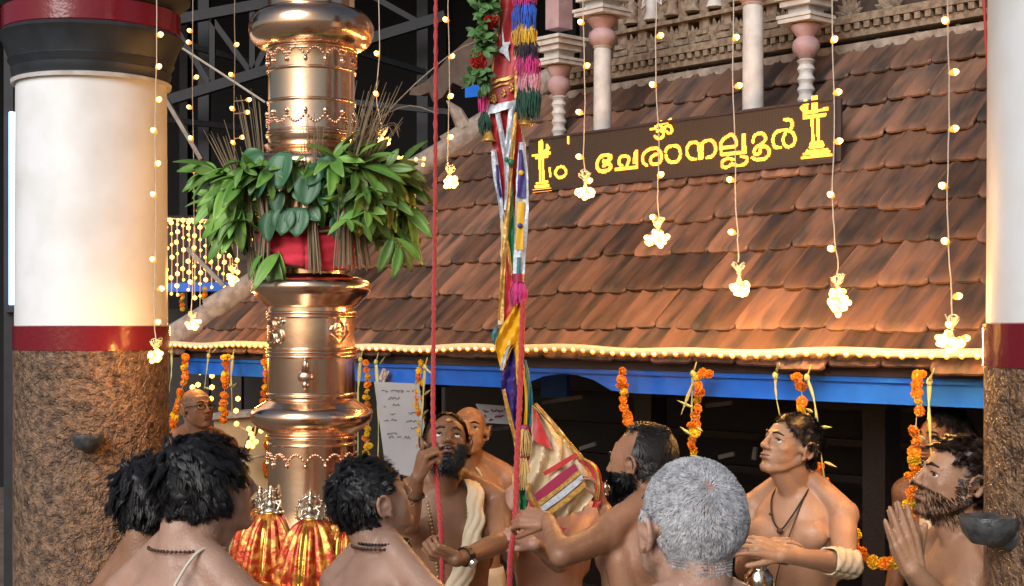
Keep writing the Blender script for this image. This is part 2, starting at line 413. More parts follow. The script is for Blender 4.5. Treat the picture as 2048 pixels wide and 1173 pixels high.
for px in (1700, 1780): obj('lotus_ornament', lotus(eave_t(px, CTOP + .1), ZT + .17, .12), M_carve, upper, angle=50)
# ---- porch on the roof: two plain round columns in front, two turned balusters behind
def column(px, c, ztop, r, turned, zb, label):
    t = eave_t(px, c); b0 = FP(t, c, 0)
    root = thing('porch_column', label, 'column', (b0.x, b0.y, ZE + c * TP), 'painted columns on the roof porch')
    zf = ZE + c * TP - .05
    if turned:
        prof = [(r * 1.0, zf), (r * 1.0, zb - .30)]
        z = zb - .30
        for k in range(5): prof += [(r * .82, z + .012), (r * 1.05, z + .028), (r * .92, z + .042), (r * .80, z + .05)]; z += .05
        prof += [(r * .9, zb - .04), (r * 1.12, zb - .03), (r * .75, zb - .02)]
    else: prof = [(r * 1.06, zf), (r * .98, zb - .03), (r * .9, zb - .02), (r * 1.12, zb - .01), (r * .8, zb)]
    b = MB(); b.lathe([(a, z) for a, z in prof], (b0.x, b0.y, 0), 24); obj('shaft', b, M_white2, root, angle=45)
    b = MB(); q = [(.7, 0), (1.0, .012), (1.5, .035), (1.62, .06), (1.5, .085), (1.05, .105), (1.2, .115), (1.75, .15), (1.7, .165), (1.2, .17)]
    b.lathe([(r * a, zb - .02 + z) for a, z in q], (b0.x, b0.y, 0), 24); obj('bulb_capital', b, M_pink, root, angle=45)
    R3 = Matrix.Rotation(R(-47.8), 3, 'Z')
    b = MB(); z = zb + .15
    for w, h in ((3.2, .022), (3.4, .018), (2.0, .04), (3.0, .03), (3.6, .03), (4.0, .02)):
        b.box((b0.x, b0.y, z + h / 2), (r * w * .72, r * w * .72, h / 2 - .001), R3); z += h
    obj('capital_block', b, [M_white2], root)
    b = MB(); b.box((b0.x, b0.y, ztop / 2 + z / 2 + .05), (r * 1.3, r * 1.3, max(.02, (ztop - z) / 2)), R3); obj('capital_pier', b, M_pink, root)
column(1118, 1.25, 4.1, .042, True, CZ + (658 - 183) / 3000 * 8.55, 'turned white baluster column with pink bulb, standing behind the dotted end of the LED sign')
column(1612, 1.25, 4.1, .042, True, CZ + (658 - 112) / 3000 * 7.33, 'turned white baluster column with pink bulb above the big lamp symbol')
column(1205, 1.02, 4.1, .047, False, CZ + (658 - 90) / 3000 * 8.0, 'smooth white round column on the roof next to a turned baluster, bulb in view')
column(1506, 1.02, 4.1, .050, False, CZ + (658 - 8) / 3000 * 7.3, 'smooth white round column on the roof with plain shaft, above the last letters')
# ---- carved gable bracket at the dark left end of the upper roof
gb = thing('gable_bracket', 'brown curved wooden gable board under the upper roof beside the red rope', 'gable', plane_pt(870, 190, 1.75))
b = MB(); pl = [(1010, -40), (985, 20), (945, 70), (905, 105), (875, 140), (850, 165), (822, 178), (818, 190), (840, 192), (858, 185), (866, 205), (885, 195), (905, 165), (925, 175), (950, 150), (990, 125), (1040, 110), (1060, 60), (1060, -40)]
b.prism([plane_pt(x, y, 1.70) for x, y in reversed(pl)], NV * .05); obj('board', b, mat('brown_gable_timber', (.12, .08, .06), .7, col2=(.07, .045, .035), scale=8, bump=.2), gb)
b = MB(); b.prism([plane_pt(x, y, 1.66) for x, y in reversed([(930, 172), (1090, 158), (1090, 180), (930, 196)])], NV * .03); obj('blue_batten', b, M_blue, gb)

# ---- round pillars with white shaft, maroon band and mottled stone foot
def pillar(px, d, r, label, bowl_az, capital=True):
    x = (px - 1024) / F * d; root = thing('round_pillar', label, 'pillar', (x, d, 0), 'round pillars of the entrance hall')
    c = (x, d, 0)
    zb0, zb1 = CZ - (702 - 658) / F * (d - r), CZ - (653 - 658) / F * (d - r)
    if d < 5: zb0, zb1 = 1.905, 2.012
    b = MB(); b.lathe([(r * 1.08, 0), (r * 1.08, .25), (r * 1.02, .28), (r * 1.016, zb0)], c, 64, caps=False); obj('stone_foot', b, M_stone, root, angle=40)
    b = MB(); b.lathe([(r, zb0 - .003), (r * 1.024, zb0), (r * 1.024, zb1), (r, zb1 + .003)], c, 64, caps=False); obj('maroon_band', b, M_maroon, root, angle=40)
    zc = 3.13
    b = MB(); b.lathe([(r * 1.0, zb1), (r * .985, zc), (r * .9, zc + .01)], c, 64, caps=False); obj('white_shaft', b, M_white, root, angle=40)
    b = MB(); b.lathe([(r * .98, zc), (r * 1.04, zc - .005), (r * 1.05, zc + .012), (r * .98, zc + .02)], c, 64); obj('white_lip', b, M_white2, root, angle=60)
    b = MB(); b.lathe([(r * 1.0, zc + .018), (r * 1.03, zc + .03), (r * 1.05, zc + .06), (r * 1.03, zc + .065), (r * 1.06, zc + .085), (r * 1.09, zc + .10), (r * 1.07, zc + .105), (r * 1.16, zc + .19), (r * 1.22, zc + .215), (r * 1.16, zc + .235)], c, 64); obj('capital', b, M_slate, root, angle=35)
    b = MB(); b.lathe([(r * 1.15, zc + .233), (r * 1.17, zc + .24), (r * 1.17, zc + .335), (r * 1.10, zc + .35)], c, 64); obj('capital_band', b, M_maroon, root, angle=35)
    b = MB(); b.lathe([(r * 1.10, zc + .348), (r * 1.3, zc + .40), (r * 1.3, zc + .55), (r * .98, zc + .6), (r * .98, zc + 1.4)], c, 64); obj('capital_top', b, M_slate, root, angle=35)
    # stone lamp bowl on a bracket
    a = bowl_az; dirv = Vector((math.sin(a), -math.cos(a), 0)); zc2 = bowl_z(d)
    b = MB(); cc = Vector(c) + dirv * (r + .055) + Vector((0, 0, zc2))
    b.lathe([(.01, -.048), (.042, -.042), (.062, -.02), (.072, .008), (.069, .024), (.055, .018), (.03, .008), (.002, .006)], cc, 28)
    b.tube([Vector(c) + dirv * (r - .01) + Vector((0, 0, zc2 - .02)), cc + Vector((0, 0, -.025))], [.05, .03], 10)
    obj('lamp_bowl', b, mat('black_stone_%d' % int(px), (.035, .04, .045), .32, col2=(.09, .09, .09), scale=30, bump=.4, bscale=60), root, angle=50)
    return root
def bowl_z(d): return CZ - (880 - 658) / F * 6.6 if d > 5 else CZ - (1078 - 658) / F * 3.42
pillar(184, 7.0, .346, 'thick round pillar, white over maroon band, standing beside the marigold strings of the hall', R(13))
pillar(2262, 3.75, .346, 'round pillar with stone lamp bowl at neck height of the praying bearded man', R(-75))
# ================================================================== BACKGROUND YARD
M_bulb = mat('warm_bulb', (.9, .7, .4), .3, emit=(1, .46, .09), estr=7)
M_amber_halo = mat('amber_bulb_halo', (.7, .35, .08), .4, emit=(1, .22, .012), estr=1.5)  # amber glow on the lower bulb faces stands in for the orange halo
M_bulbfar = mat('warm_bulb_far', (.9, .7, .4), .3, emit=(1, .40, .05), estr=5)
M_wire = mat('pale_wire', (.55, .48, .40), .5)
M_blueled = mat('blue_white_tube', (.5, .6, .9), .3, emit=(.35, .55, 1), estr=7)
def ico_mesh(name, r, m, sub=1, sz=(1, 1, 1), base=False):
    bm = bmesh.new(); bmesh.ops.create_icosphere(bm, subdivisions=sub, radius=r)
    for v in bm.verts: v.co = Vector((v.co.x * sz[0], v.co.y * sz[1], v.co.z * sz[2]))
    me = bpy.data.meshes.new(name); bm.to_mesh(me); bm.free(); me.materials.append(m)
    if base:  # lower faces take the painted halo glow
        me.materials.append(M_amber_halo)
        for p in me.polygons:
            if p.center.z < -.12 * r: p.material_index = 1
    return me
# tall shed behind: sheet roof, and a dark wall added to hide the sky, steel trusses in front of it
shed = thing('steel_shed', 'tall dark sheet metal shed behind the temple roofs', 'shed', (-3, 19, 0))
b = MB(); b.box((-3, 19, 5.5), (14, .05, 5.5)); obj('backdrop_wall', b, M_sheet, shed)
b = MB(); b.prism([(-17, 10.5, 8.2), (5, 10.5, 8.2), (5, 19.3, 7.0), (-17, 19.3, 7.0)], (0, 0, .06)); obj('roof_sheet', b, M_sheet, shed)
for i, x in enumerate(np.linspace(-9, 4, 9)):
    b = MB(); b.bar((x, 18.9, 0), (x, 18.9, 7.2), .14, .1); obj('wall_stud', b, M_steel if i % 3 == 0 else M_sheet, shed)
def pixbar(b, x0, y0, d0, x1, y1, d1, w=.06, h=.06): b.bar(P(x0, y0, d0), P(x1, y1, d1), w, h)
tr = thing('roof_truss', 'grey steel roof truss with diagonal webs hanging in the dark', 'truss', P(430, 120, 14))
D_ = 13.5
for nm, segs in (('top_chord', [(250, 60, 900, -60)]), ('bottom_chord', [(250, 228, 890, 33)]), ('web', [(345, 45, 425, 178)]), ('web', [(425, 28, 425, 176)]), ('web', [(425, 40, 505, 150)]), ('web', [(505, 15, 505, 152)]), ('web', [(580, 0, 505, 150)]), ('web', [(720, -20, 845, 50)]), ('purlin', [(330, 78, 560, 142)]), ('purlin', [(330, 240, 540, 262)]), ('purlin', [(700, 100, 900, 160)]), ('brace', [(700, 205, 900, 225)])):
    b = MB()
    for x0, y0, x1, y1 in segs: pixbar(b, x0, y0, D_, x1, y1, D_ + (.5 if nm == 'purlin' else 0), .09 if 'chord' in nm else .05, .09 if 'chord' in nm else .05)
    obj(nm, b, M_steel, tr)
for px, y0 in ((845, 40), (409, -40)):
    p = P(px, 700, 13.9); b = MB(); b.box((p.x, p.y, 3.2), (.05, .05, 3.2)); obj('post', b, M_steel, tr)
b = MB(); b.tube([P(357, 92, 11), P(450, 152, 11), P(530, 205, 11)], .008, 5); tagp(obj('slack_cable', b, M_wire), 'thin slack cable slanting down under the steel truss', 'cable')
b = MB(); b.bar(P(328, 192, 11.5), P(404, 320, 11.5), .10, .03); tagp(obj('loose_plank', b, M_plank), 'pale loose plank slanting beside the white pillar top', 'plank')
b = MB(); b.bar(P(375, 497, 10.4), P(448, 572, 10.4), .045, .03); tagp(obj('timber_stick', b, M_plank), 'pale timber stick slanting in front of the light curtain', 'stick')
# second tiled building further back
fb = thing('far_hall', 'dim tiled hall with blue fascia behind the curtain of lights', 'building', P(400, 700, 14))
b = MB(); b.prism([P(180, 572, 13), P(640, 566, 13), P(640, 440, 15), P(180, 440, 15)], (0, .1, .05)); obj('roof', b, mat('dim_far_tiles', (.10, .06, .045), .8, col2=(.05, .035, .03), scale=7, bump=.6, bscale=20, stretch=(1, .4, 1)), fb)
b = MB(); b.prism([P(180, 586, 12.98), P(640, 580, 12.98), P(640, 563, 12.98), P(180, 568, 12.98)], (0, .06, 0)); obj('fascia', b, M_blue, fb)
b = MB(); b.box((-2.6, 15.2, 1.1), (2.4, .1, 1.1)); obj('wall', b, M_dwood, fb)
for px in (300, 470, 600):
    p = P(px, 700, 13.6); b = MB(); b.box((p.x, p.y, 1.2), (.07, .07, 1.2)); obj('post', b, M_dwood, fb)
# ochre wall below the hall's left end
ow = thing('ochre_wall', 'low ochre plastered wall glowing beside the copper mast', 'wall', P(480, 1000, 10.6))
b = MB(); b.prism([P(428, 1300, 10.6), P(640, 1300, 10.6), P(640, 822, 10.6), P(428, 838, 10.6)], (0, .2, 0)); obj('wall_body', b, M_tanwall, ow)
b = MB(); b.prism([P(422, 840, 10.55), P(645, 824, 10.55), P(645, 812, 10.55), P(422, 828, 10.55)], (0, .3, 0)); obj('coping', b, M_cement, ow)
b = MB(); b.bar(P(480, 930, 10.4), P(512, 855, 10.4), .05, .04); tagp(obj('leaning_batten', b, M_dwood), 'dark batten leaning on the ochre wall', 'batten')
b = MB(); b.tube([P(482, 925, 10.3), P(510, 915, 10.3), P(545, 908, 10.3)], .012, 6); tagp(obj('bamboo_rail', b, M_plank), 'thin dark rail in front of the ochre wall', 'rail')
# blue white tube lamp behind the left pillar
tl_ = thing('tube_lamp', 'blue white tube lamp upright behind the thick white pillar', 'lamp', P(26, 620, 9.5))
b = MB(); b.tube([P(24, 225, 9.5), P(24, 610, 9.5)], .018, 10); obj('tube', b, M_blueled, tl_)
b = MB(); b.box(P(20, 418, 9.56), (.03, .03, .66)); obj('holder', b, M_steel, tl_)
p = P(20, 700, 9.62); b = MB(); b.box((p.x, p.y, 2.3), (.03, .03, 2.3)); obj('mount_pole', b, M_steel, tl_)
# curtain of small bulbs behind
BF = ico_mesh('bulb', .019, M_bulbfar, 1); BFs = ico_mesh('bulb', .012, M_bulbfar, 1)
cur = [(332, 437, [440, 455, 474, 497, 540, 580, 600]), (354, 437, [441, 449, 464, 485, 508, 530, 548, 572, 590]), (378, 436, [440, 445, 456, 470, 480, 523, 545, 580]), (400, 437, [440, 455, 480, 501, 523, 546, 568, 592, 618]), (423, 438, [441, 452, 478, 500, 524, 549, 575]), (447, 440, [450, 478, 502, 525, 548, 574]), (474, 440, [484, 521, 545, 570]), (500, 442, [480, 497, 520, 550]), (343, 438, [446, 468, 490, 515, 556, 588]), (366, 437, [452, 476, 500, 538, 560]), (389, 437, [447, 472, 496, 533, 556, 596]), (411, 438, [448, 470, 492, 515, 537, 560]), (436, 439, [446, 466, 490, 513, 537, 562]), (460, 440, [466, 492, 512, 538])]
for i, (x, y0, ys) in enumerate(cur):
    dd = 11.6
    root = thing('curtain_string', 'thin vertical string of warm bulbs in the light curtain before the far hall', 'string light', P(x, y0, dd), 'curtain of bulb strings')
    b = MB(); b.tube([P(x, y0, dd), P(x + 1, (y0 + ys[-1]) / 2, dd), P(x, ys[-1] + 4, dd)], .004, 4); obj('wire', b, M_wire, root)
    for j, y in enumerate(ys): inst('bulb', BF if (i * 3 + j * 7) % 4 < 2 else BFs, root, Matrix.Translation(P(x + random.uniform(-2, 2), y, dd - .012)))
root = thing('curtain_rail_lights', 'bulbs along the top wire of the light curtain', 'string light', P(330, 437, 11.6))
b = MB(); b.tube([P(320, 437, 11.6), P(420, 440, 11.6), P(520, 441, 11.6)], .005, 5); obj('wire', b, M_wire, root)
for x in (340, 366, 384, 402, 430, 455): inst('bulb', BF, root, Matrix.Translation(P(x, 441, 11.58)))
root = thing('roof_corner_lights', 'tangle of warm bulbs on a wire beyond the leaf bundle by the hip ridge', 'string light', P(820, 330, 9.0))
b = MB(); b.tube([P(770, 316, 9.0), P(812, 320, 9.0), P(850, 320, 9.0)], .004, 4); b.tube([P(808, 320, 9.0), P(806, 350, 9.0), P(800, 368, 9)], .004, 4); obj('wire', b, M_wire, root)
for x, y in ((798, 316), (806, 316), (832, 319), (848, 318), (846, 330), (807, 331), (812, 333), (803, 341), (808, 347), (820, 341), (799, 356), (786, 334)): inst('bulb', BFs, root, Matrix.Translation(P(x, y, 8.98)))
root = thing('wall_lights', 'knot of glowing bulbs on the batten before the ochre wall', 'string light', P(500, 880, 10.2))
b = MB(); b.tube([P(470, 850, 10.2), P(495, 862, 10.2), P(512, 850, 10.2), P(506, 885, 10.2), P(497, 895, 10.2)], .005, 4); obj('wire', b, M_wire, root)
for x, y in ((473, 848), (498, 858), (502, 868), (522, 862), (505, 876), (498, 886), (512, 884), (505, 893), (496, 892), (400, 745), (424, 752), (385, 775), (424, 775), (396, 770), (422, 798), (476, 798), (472, 822)): inst('bulb', BF, root, Matrix.Translation(P(x, y, 10.18)))
# ================================================================== COPPER FLAG MAST
PX, PD = 623.0, 5.5
def pz(y): return CZ + (HY - y) / F * PD
PC = Vector(((PX - 1024) / F * PD, PD, 0)); U = PD / F
M_copper = mat('polished_copper', (.97, .70, .51), .20, metal=1, col2=(.90, .58, .39), scale=5, bump=.06, bscale=9, bdist=.02)
M_copperdk = mat('copper_relief', (.86, .56, .40), .24, metal=1)
mast = thing('copper_mast', 'polished copper flag mast with rings, disc mouldings and embossed emblems', 'flag mast', (PC.x, PC.y, 0))
def lat(name, prof, parent=mast, n=72, mt=None, ang=50):
    b = MB(); b.lathe([(w * U, pz(y)) for w, y in reversed(prof)], PC, n); return obj(name, b, mt or M_copper, parent, angle=ang)
def disc(yc, w, h, neck):   # rounded disc
    pr = []
    for k in range(13):
        a = PI * k / 12; pr.append((neck + (w - neck) * math.sin(a) ** .8, yc - h * math.cos(a)))
    return pr
def ring(y, w=91, h=4.5):
    lat('ring', [(84, y - h)] + [(w - 3 + 3 * math.sin(PI * k / 6), y - h + 2 * h * k / 6) for k in range(7)] + [(84, y + h)])
lat('shaft', [(86, -900), (86, -300), (86, 20)]); lat('disc', disc(62, 125, 40, 78))
lat('drum', [(90, 98), (88, 108), (86, 130), (86, 205), (87, 262), (88, 280), (84, 290)])
for y in (104, 110, 147, 209, 268, 274): ring(y, 90 + (y in (104, 274)) * 2, 3.5)
ring(71, 96, 4)
lat('lower_bowl', [(84, 288), (94, 294), (88, 303), (72, 310), (60, 318)], ang=60)
lat('disc', disc(338, 124, 32, 70)); lat('shaft', [(66, 300), (66, 570)])
lat('disc', [(60, 540), (66, 549), (98, 556), (114, 563), (121, 572), (120, 581), (112, 592), (100, 603), (93, 611), (88, 616), (70, 618)], ang=60)
lat('drum', [(86, 612), (87, 660), (88, 790), (86, 800)])
for y in (627, 634, 698, 705, 713, 788): ring(y, 91, 3.6)
lat('disc', [(86, 795), (92, 803), (108, 812), (119, 822), (122, 833), (118, 844), (106, 855), (95, 862), (88, 868), (80, 872)], ang=60)
lat('drum', [(86, 866), (87, 900), (86, 1010), (89, 1060), (100, 1090), (104, 1150)])
for y in (872, 886): ring(y, 91, 3.5)
def cyl(px, y, w=88.5): # point on the drum surface (front half) by pixel
    s = max(-.995, min(.995, (px - PX) / w)); a = math.asin(s); return Vector((PC.x + math.sin(a) * w * U, PC.y - math.cos(a) * w * U, pz(y)))
def cyla(a, y, w=88.5): return Vector((PC.x + math.sin(a) * w * U, PC.y - math.cos(a) * w * U, pz(y)))
def scallop(y0, up, n=14, h=16):
    b = MB()
    for k in range(n):
        for j in range(9):
            u = j / 8; a = 2 * PI * (k + u) / n
            yy = y0 + (-h * math.sin(PI * u) if up else h * math.sin(PI * u)); b.ball(cyla(a, yy, 88.5), .0055, 6, 4)
        a = 2 * PI * k / n; b.ball(cyla(a, y0 + (6 if up else -6), 88.5), (.007, .007, .011), 6, 4)
    obj('scallop_beading', b, M_copperdk, mast, smooth=True)
scallop(126, True); scallop(238, False); scallop(920, True)
def relief(name, strokes, r, wsurf=88.5):
    b = MB()
    for s in strokes:
        pts = smooth_path([cyl(x, y, wsurf) for x, y in s], 3); b.tube(pts, r, 6)
    obj(name, b, M_copperdk, mast, smooth=True)
OM = [[(541, 648), (548, 642), (556, 645), (557, 656), (549, 663)], [(549, 663), (558, 668), (559, 681), (550, 688), (541, 682)], [(556, 668), (565, 660), (574, 664), (576, 678), (568, 686), (563, 678)], [(566, 644), (572, 649), (579, 642)], [(572, 637), (573, 639)]]
relief('om_emblem', OM, .0065)
relief('figure_emblem', [[(686, 642), (680, 650), (678, 664), (686, 676), (694, 664), (692, 650), (686, 642)], [(672, 668), (680, 680), (686, 688), (694, 678), (702, 668)], [(680, 656), (692, 656)], [(680, 664), (692, 664)], [(682, 671), (690, 671)], [(699, 646), (700, 668)], [(686, 630), (686, 640)], [(675, 650), (670, 662)]], .005)
b = MB(); q = cyl(623, 752, 88); b.ball(q, (.028, .014, .024), 14, 10); b.ball(q + Vector((0, -.004, -.028)), (.012, .01, .016), 10, 8); b.tube([cyl(623, 742), cyl(623, 724), cyl(622, 716)], [.016, .009, .005], 8); b.tube([cyl(611, 746, 91), cyl(623, 749, 93), cyl(635, 746, 91)], .004, 6); obj('bell_emblem', b, M_copperdk, mast, smooth=True)
# stone plinth that carries the mast
plin = thing('mast_plinth', 'stepped stone plinth under the copper mast', 'plinth', (PC.x, PC.y, 0))
b = MB()
for r, z0, z1 in ((.75, 0, .25), (.62, .25, .55), (.5, .55, .9)): b.lathe([(r, z0 + .002), (r, z1 - .02), (r - .02, z1)], PC, 8)
obj('step', b, M_ground, plin); b = MB(); b.lathe([(.30, .898), (.36, .95), (.33, 1.0), (.36, 1.08), (.31, 1.115)], PC, 40); obj('lotus_ring', b, M_copper, plin, angle=40)

# ---- silver deity figures in gathered brocade skirts around the mast foot
M_silver = mat('tarnished_silver', (.72, .66, .56), .26, metal=1, col2=(.42, .36, .28), scale=60, bump=.5, bscale=120, bdist=.004)
M_broc = mat('red_gold_brocade', (.46, .045, .014), .30, metal=.5, col2=(.75, .34, .06), scale=30, detail=6, bump=.7, bscale=60, lo=.47, hi=.62, bdist=.004)
M_goldbr = mat('gold_brocade', (.85, .52, .10), .24, metal=.85, col2=(.55, .25, .04), scale=40, bump=.5, bscale=70, bdist=.004)
def deity(px, y, d, label, sc=1.0):
    p = P(px, y, d); s = .001833 * sc * 1.0
    root = thing('deity_figure', label, 'figure', p - Vector((0, 0, .2)), 'silver figures around the mast foot')
    b = MB(); u = lambda x, yy, dy=0: p + Vector((x * s, dy, yy * s))
    b.ball(u(0, 6), (17 * s, .022, 8 * s), 12, 8); b.ball(u(0, 17), (10 * s, .016, 12 * s), 12, 8)
    b.ball(u(0, 32, -.004), (6.5 * s, .012, 7.5 * s), 12, 8)
    b.lathe([(7 * s, 0), (7.5 * s, 3 * s), (5 * s, 7 * s), (5.6 * s, 9 * s), (3 * s, 14 * s), (3.4 * s, 16 * s), (.8 * s, 21 * s)], u(0, 36), 12)
    for k in (-1, 1):
        b.tube([u(9 * k, 24), u(17 * k, 16), u(15 * k, 8, -.016)], [3.2 * s, 2.8 * s, 2.6 * s], 6); b.tube([u(8 * k, 25), u(19 * k, 24), u(21 * k, 34)], [3 * s, 2.6 * s, 2.2 * s], 6)
        b.ball(u(21 * k, 36), 3.2 * s, 7, 5); b.ball(u(14 * k, 3, -.012), (8 * s, .014, 5 * s), 8, 6); b.ball(u(7.5 * k, 31), 2.4 * s, 6, 5)
    obj('figure', b, M_silver, root, smooth=True)
    b = MB(); arc = [u(27 * math.cos(a), 12 + 30 * math.sin(a) * (1.1 if math.sin(a) > .8 else 1), .014) for a in np.linspace(-.5, PI + .5, 20)]
    b.tube(arc, 2.2 * s, 6)
    for q in arc[1:-1]: b.ball(q + (q - u(0, 14, .014)).normalized() * 3.4 * s, 2.1 * s, 6, 4)
    obj('halo_arch', b, M_silver, root, smooth=True)
    rows = []; n = 90
    for j, (yy, rr, amp) in enumerate(((2, 12, .5), (-4, 22, 3), (-10, 29, 5.5), (-30, 42, 8.5), (-60, 54, 10), (-95, 62, 11.5), (-140, 68, 12.5))):
        row = []
        for i in range(n + 1):
            a = 2 * PI * i / n; f = math.sin(a * 15 + px + .5 * math.sin(j * .9 + a * 2)) * .55 + math.sin(a * 9 + .5 * j) * .45
            r = (rr + amp * f) * s; row.append(u(0, yy) + Vector((r * math.cos(a), r * math.sin(a) * .8, 0)))
        rows.append(row)
    b = MB(); b.grid(rows, .003); o = obj('gathered_skirt', b, M_broc, root, smooth=True)
    for k, a0 in enumerate((-1.75, )):
        rr2 = []
        for j in range(2, 7):
            row = []
            for i in range(5):
                a = a0 + (i - 2) * .055; 
                src = rows[j]; ii = (a / (2 * PI)) % 1 * n; q = src[int(ii)].lerp(src[(int(ii) + 1) % (n + 1)], ii % 1)
                row.append(q + (q - u(0, 0)).to_2d().to_3d().normalized() * .004)
            rr2.append(row)
        b = MB(); b.grid(rr2, .002); obj('gold_panel', b, M_goldbr, o, smooth=True)
    b = MB(); b.lathe([(14 * s, -3 * s), (17 * s, 0), (16 * s, 4 * s), (12 * s, 5 * s)], p, 20); obj('waist_tie', b, M_goldbr, root, smooth=True)
deity(621, 1040, 5.28, 'silver deity seated on gathered red and gold skirt at the front of the mast')
deity(541, 1028, 5.38, 'silver deity on wide red brocade skirt, beside the long haired onlooker')
deity(688, 1046, 5.32, 'silver deity half hidden by the short haired onlooker at the mast foot')
deity(520, 1020, 5.62, 'silver deity partly behind another one, at the rear of the mast foot', .9)
# ---- bundle of leaves tied around the mast
M_leaf = mat('mango_leaf', (.10, .25, .042), .42, col2=(.18, .33, .06), scale=8, rnd=.45, bump=.15, bscale=20)
M_leafy = mat('yellowing_leaf', (.16, .16, .02), .45, col2=(.07, .13, .02), scale=10, rnd=.3)
M_fig = mat('fig_leaf', (.065, .18, .085), .45, col2=(.04, .12, .06), scale=7, rnd=.3, bump=.1, bscale=16)
M_straw = mat('dry_stalk', (.24, .18, .11), .8, rnd=.25)
M_redcl = mat('red_cotton', (.72, .025, .06), .8, col2=(.58, .018, .042), scale=12, bump=.3, bscale=50, sheen=.3)
M_twine = mat('coir_twine', (.20, .15, .10), .9, bump=.5, bscale=200)
def leaf_mesh(name, L_, W_, heart, m, curl=.15, n=7):
    rows = []
    for i in range(n + 1):
        u = i / n
        if heart: w = W_ * math.sin(PI * min(1, u * .93 + .07)) ** .55 * (1 - .55 * max(0, u - .55)) if u < .86 else W_ * .55 * (1 - u) / .14 * .45 + .0005
        else: w = W_ * (math.sin(PI * min(1, u * .95 + .03)) ** .8) + .0004
        zc = -curl * L_ * u * u
        rows.append([(-w, u * L_, zc + w * .35), (-w * .5, u * L_, zc + w * .10), (0, u * L_, zc - w * .05), (w * .5, u * L_, zc + w * .10), (w, u * L_, zc + w * .35)])
    b = MB(); b.grid(rows, .0012)
    b.tube([(0, -.25 * L_ if heart else -.05 * L_, .0), (0, 0, 0), (0, L_ * .5, -curl * L_ * .25 - .001)], .0016, 4)
    me = b.mesh(name, smooth=True); me.materials.append(m); return me
LM = [leaf_mesh('mango_leaf', .14, .0225, False, M_leaf, .18), leaf_mesh('mango_leaf', .155, .024, False, M_leaf, .35), leaf_mesh('mango_leaf', .11, .021, False, M_leaf, .05), leaf_mesh('mango_leaf', .13, .022, False, M_leafy, .25)]
LF = [leaf_mesh('fig_leaf', .115, .046, True, M_fig, .12), leaf_mesh('fig_leaf', .10, .040, True, M_fig, .25)]
lb = thing('leaf_bundle', 'bushy wreath of mango and fig leaves tied around the copper mast', 'leaf wreath', (PC.x, PC.y, pz(560)))
def put_leaf(me, p, d, up, sc=1, nm='leaf'):
    y = Vector(d).normalized(); z = Vector(up); z = z - y * z.dot(y)
    if z.length < 1e-3: z = y.orthogonal()
    z.normalize(); x = y.cross(z)
    inst(nm, me, lb, Matrix.Translation(p) @ Matrix((x, y, z)).transposed().to_4x4() @ Matrix.Scale(sc, 4))
rl = random.Random(3)
def sprig(az, y, rad, ang, n, size, down):
    """cluster of leaves fanning from one twig end; az 0 = towards camera, positive right"""
    o = cyla(az, y, rad); out = Vector((math.sin(az), -math.cos(az), 0))
    ax = (out * math.cos(ang) + Vector((0, 0, -math.sin(ang)))).normalized()
    side = ax.cross(Vector((0, 0, 1))).normalized(); upv = side.cross(ax)
    b = MB(); b.tube([cyla(az, y - 10, 70), o.lerp(cyla(az, y, 70), .4) + Vector((0, 0, .01)), o], .003, 5); obj('twig', b, M_straw, lb)
    for k in range(n):
        a = 2 * PI * k / n + rl.uniform(-.4, .4); sp = rl.uniform(.3, 1.5)
        d = ax + (side * math.cos(a) + upv * math.sin(a)) * sp + Vector((0, 0, -down * rl.uniform(.3, 1)))
        me = LM[rl.choice([0, 0, 1, 1, 2])] if not (az > .5 and rl.random() < .35) else LM[3]
        put_leaf(me, o + ax * rl.uniform(-.03, .02), d, upv * .5 + Vector((rl.uniform(-.9, .9), -.6, rl.uniform(-.2, .9))) + out * .2, size * rl.uniform(.65, 1.15))
for az, y, rad, ang, n, size, down in [
        (-1.55, 345, 190, -.1, 9, 1.0, .3), (-1.3, 352, 175, .2, 9, .95, .5), (-1.45, 395, 175, .5, 9, 1.0, .7), (-1.75, 400, 205, .1, 6, .9, .2), (-1.1, 380, 165, .6, 9, 1.0, .8), (-1.0, 430, 155, .9, 8, .95, .9), (-1.35, 440, 165, .9, 8, .95, .9), (-.75, 350, 140, .1, 8, .9, .4), (-1.6, 372, 180, .9, 8, 1.05, .9),
        (.45, 335, 140, -.3, 8, .95, .2), (.75, 345, 150, 0, 9, 1.0, .4), (1.05, 350, 165, .1, 9, 1.0, .5), (1.35, 345, 175, -.2, 8, 1.0, .3), (1.55, 375, 195, .4, 9, 1.0, .6), (1.2, 400, 170, .7, 9, 1.0, .8), (1.5, 425, 190, .8, 9, 1.0, .8), (.95, 420, 150, .9, 8, 1.0, .9), (1.75, 400, 185, .5, 7, .9, .5), (1.4, 470, 185, .9, 9, .9, .8), (1.15, 490, 195, .9, 8, .85, .8), (1.1, 330, 140, -.8, 5, .95, 0), (.6, 325, 120, -.6, 4, .9, .1),
        (-.55, 515, 102, 1.2, 4, 1.0, 1), (-.85, 515, 108, 1.1, 4, 1.0, 1), (2.6, 375, 165, .4, 7, 1, .5), (-2.5, 380, 165, .3, 7, 1, .5), (-.15, 340, 118, .3, 6, .8, .6), (-.95, 365, 150, .3, 8, .95, .5), (.85, 375, 150, .5, 8, .95, .7), (-1.15, 455, 150, 1.0, 7, .9, .9), (.3, 400, 112, .9, 4, .9, .9), (-1.2, 410, 130, 1.0, 6, .95, .9), (1.3, 440, 130, 1.0, 6, .95, .9), (.2, 345, 110, .5, 6, .9, .6), (-.5, 345, 120, .4, 6, .9, .6)]:
    sprig(az, y, rad, ang, n, size, down)
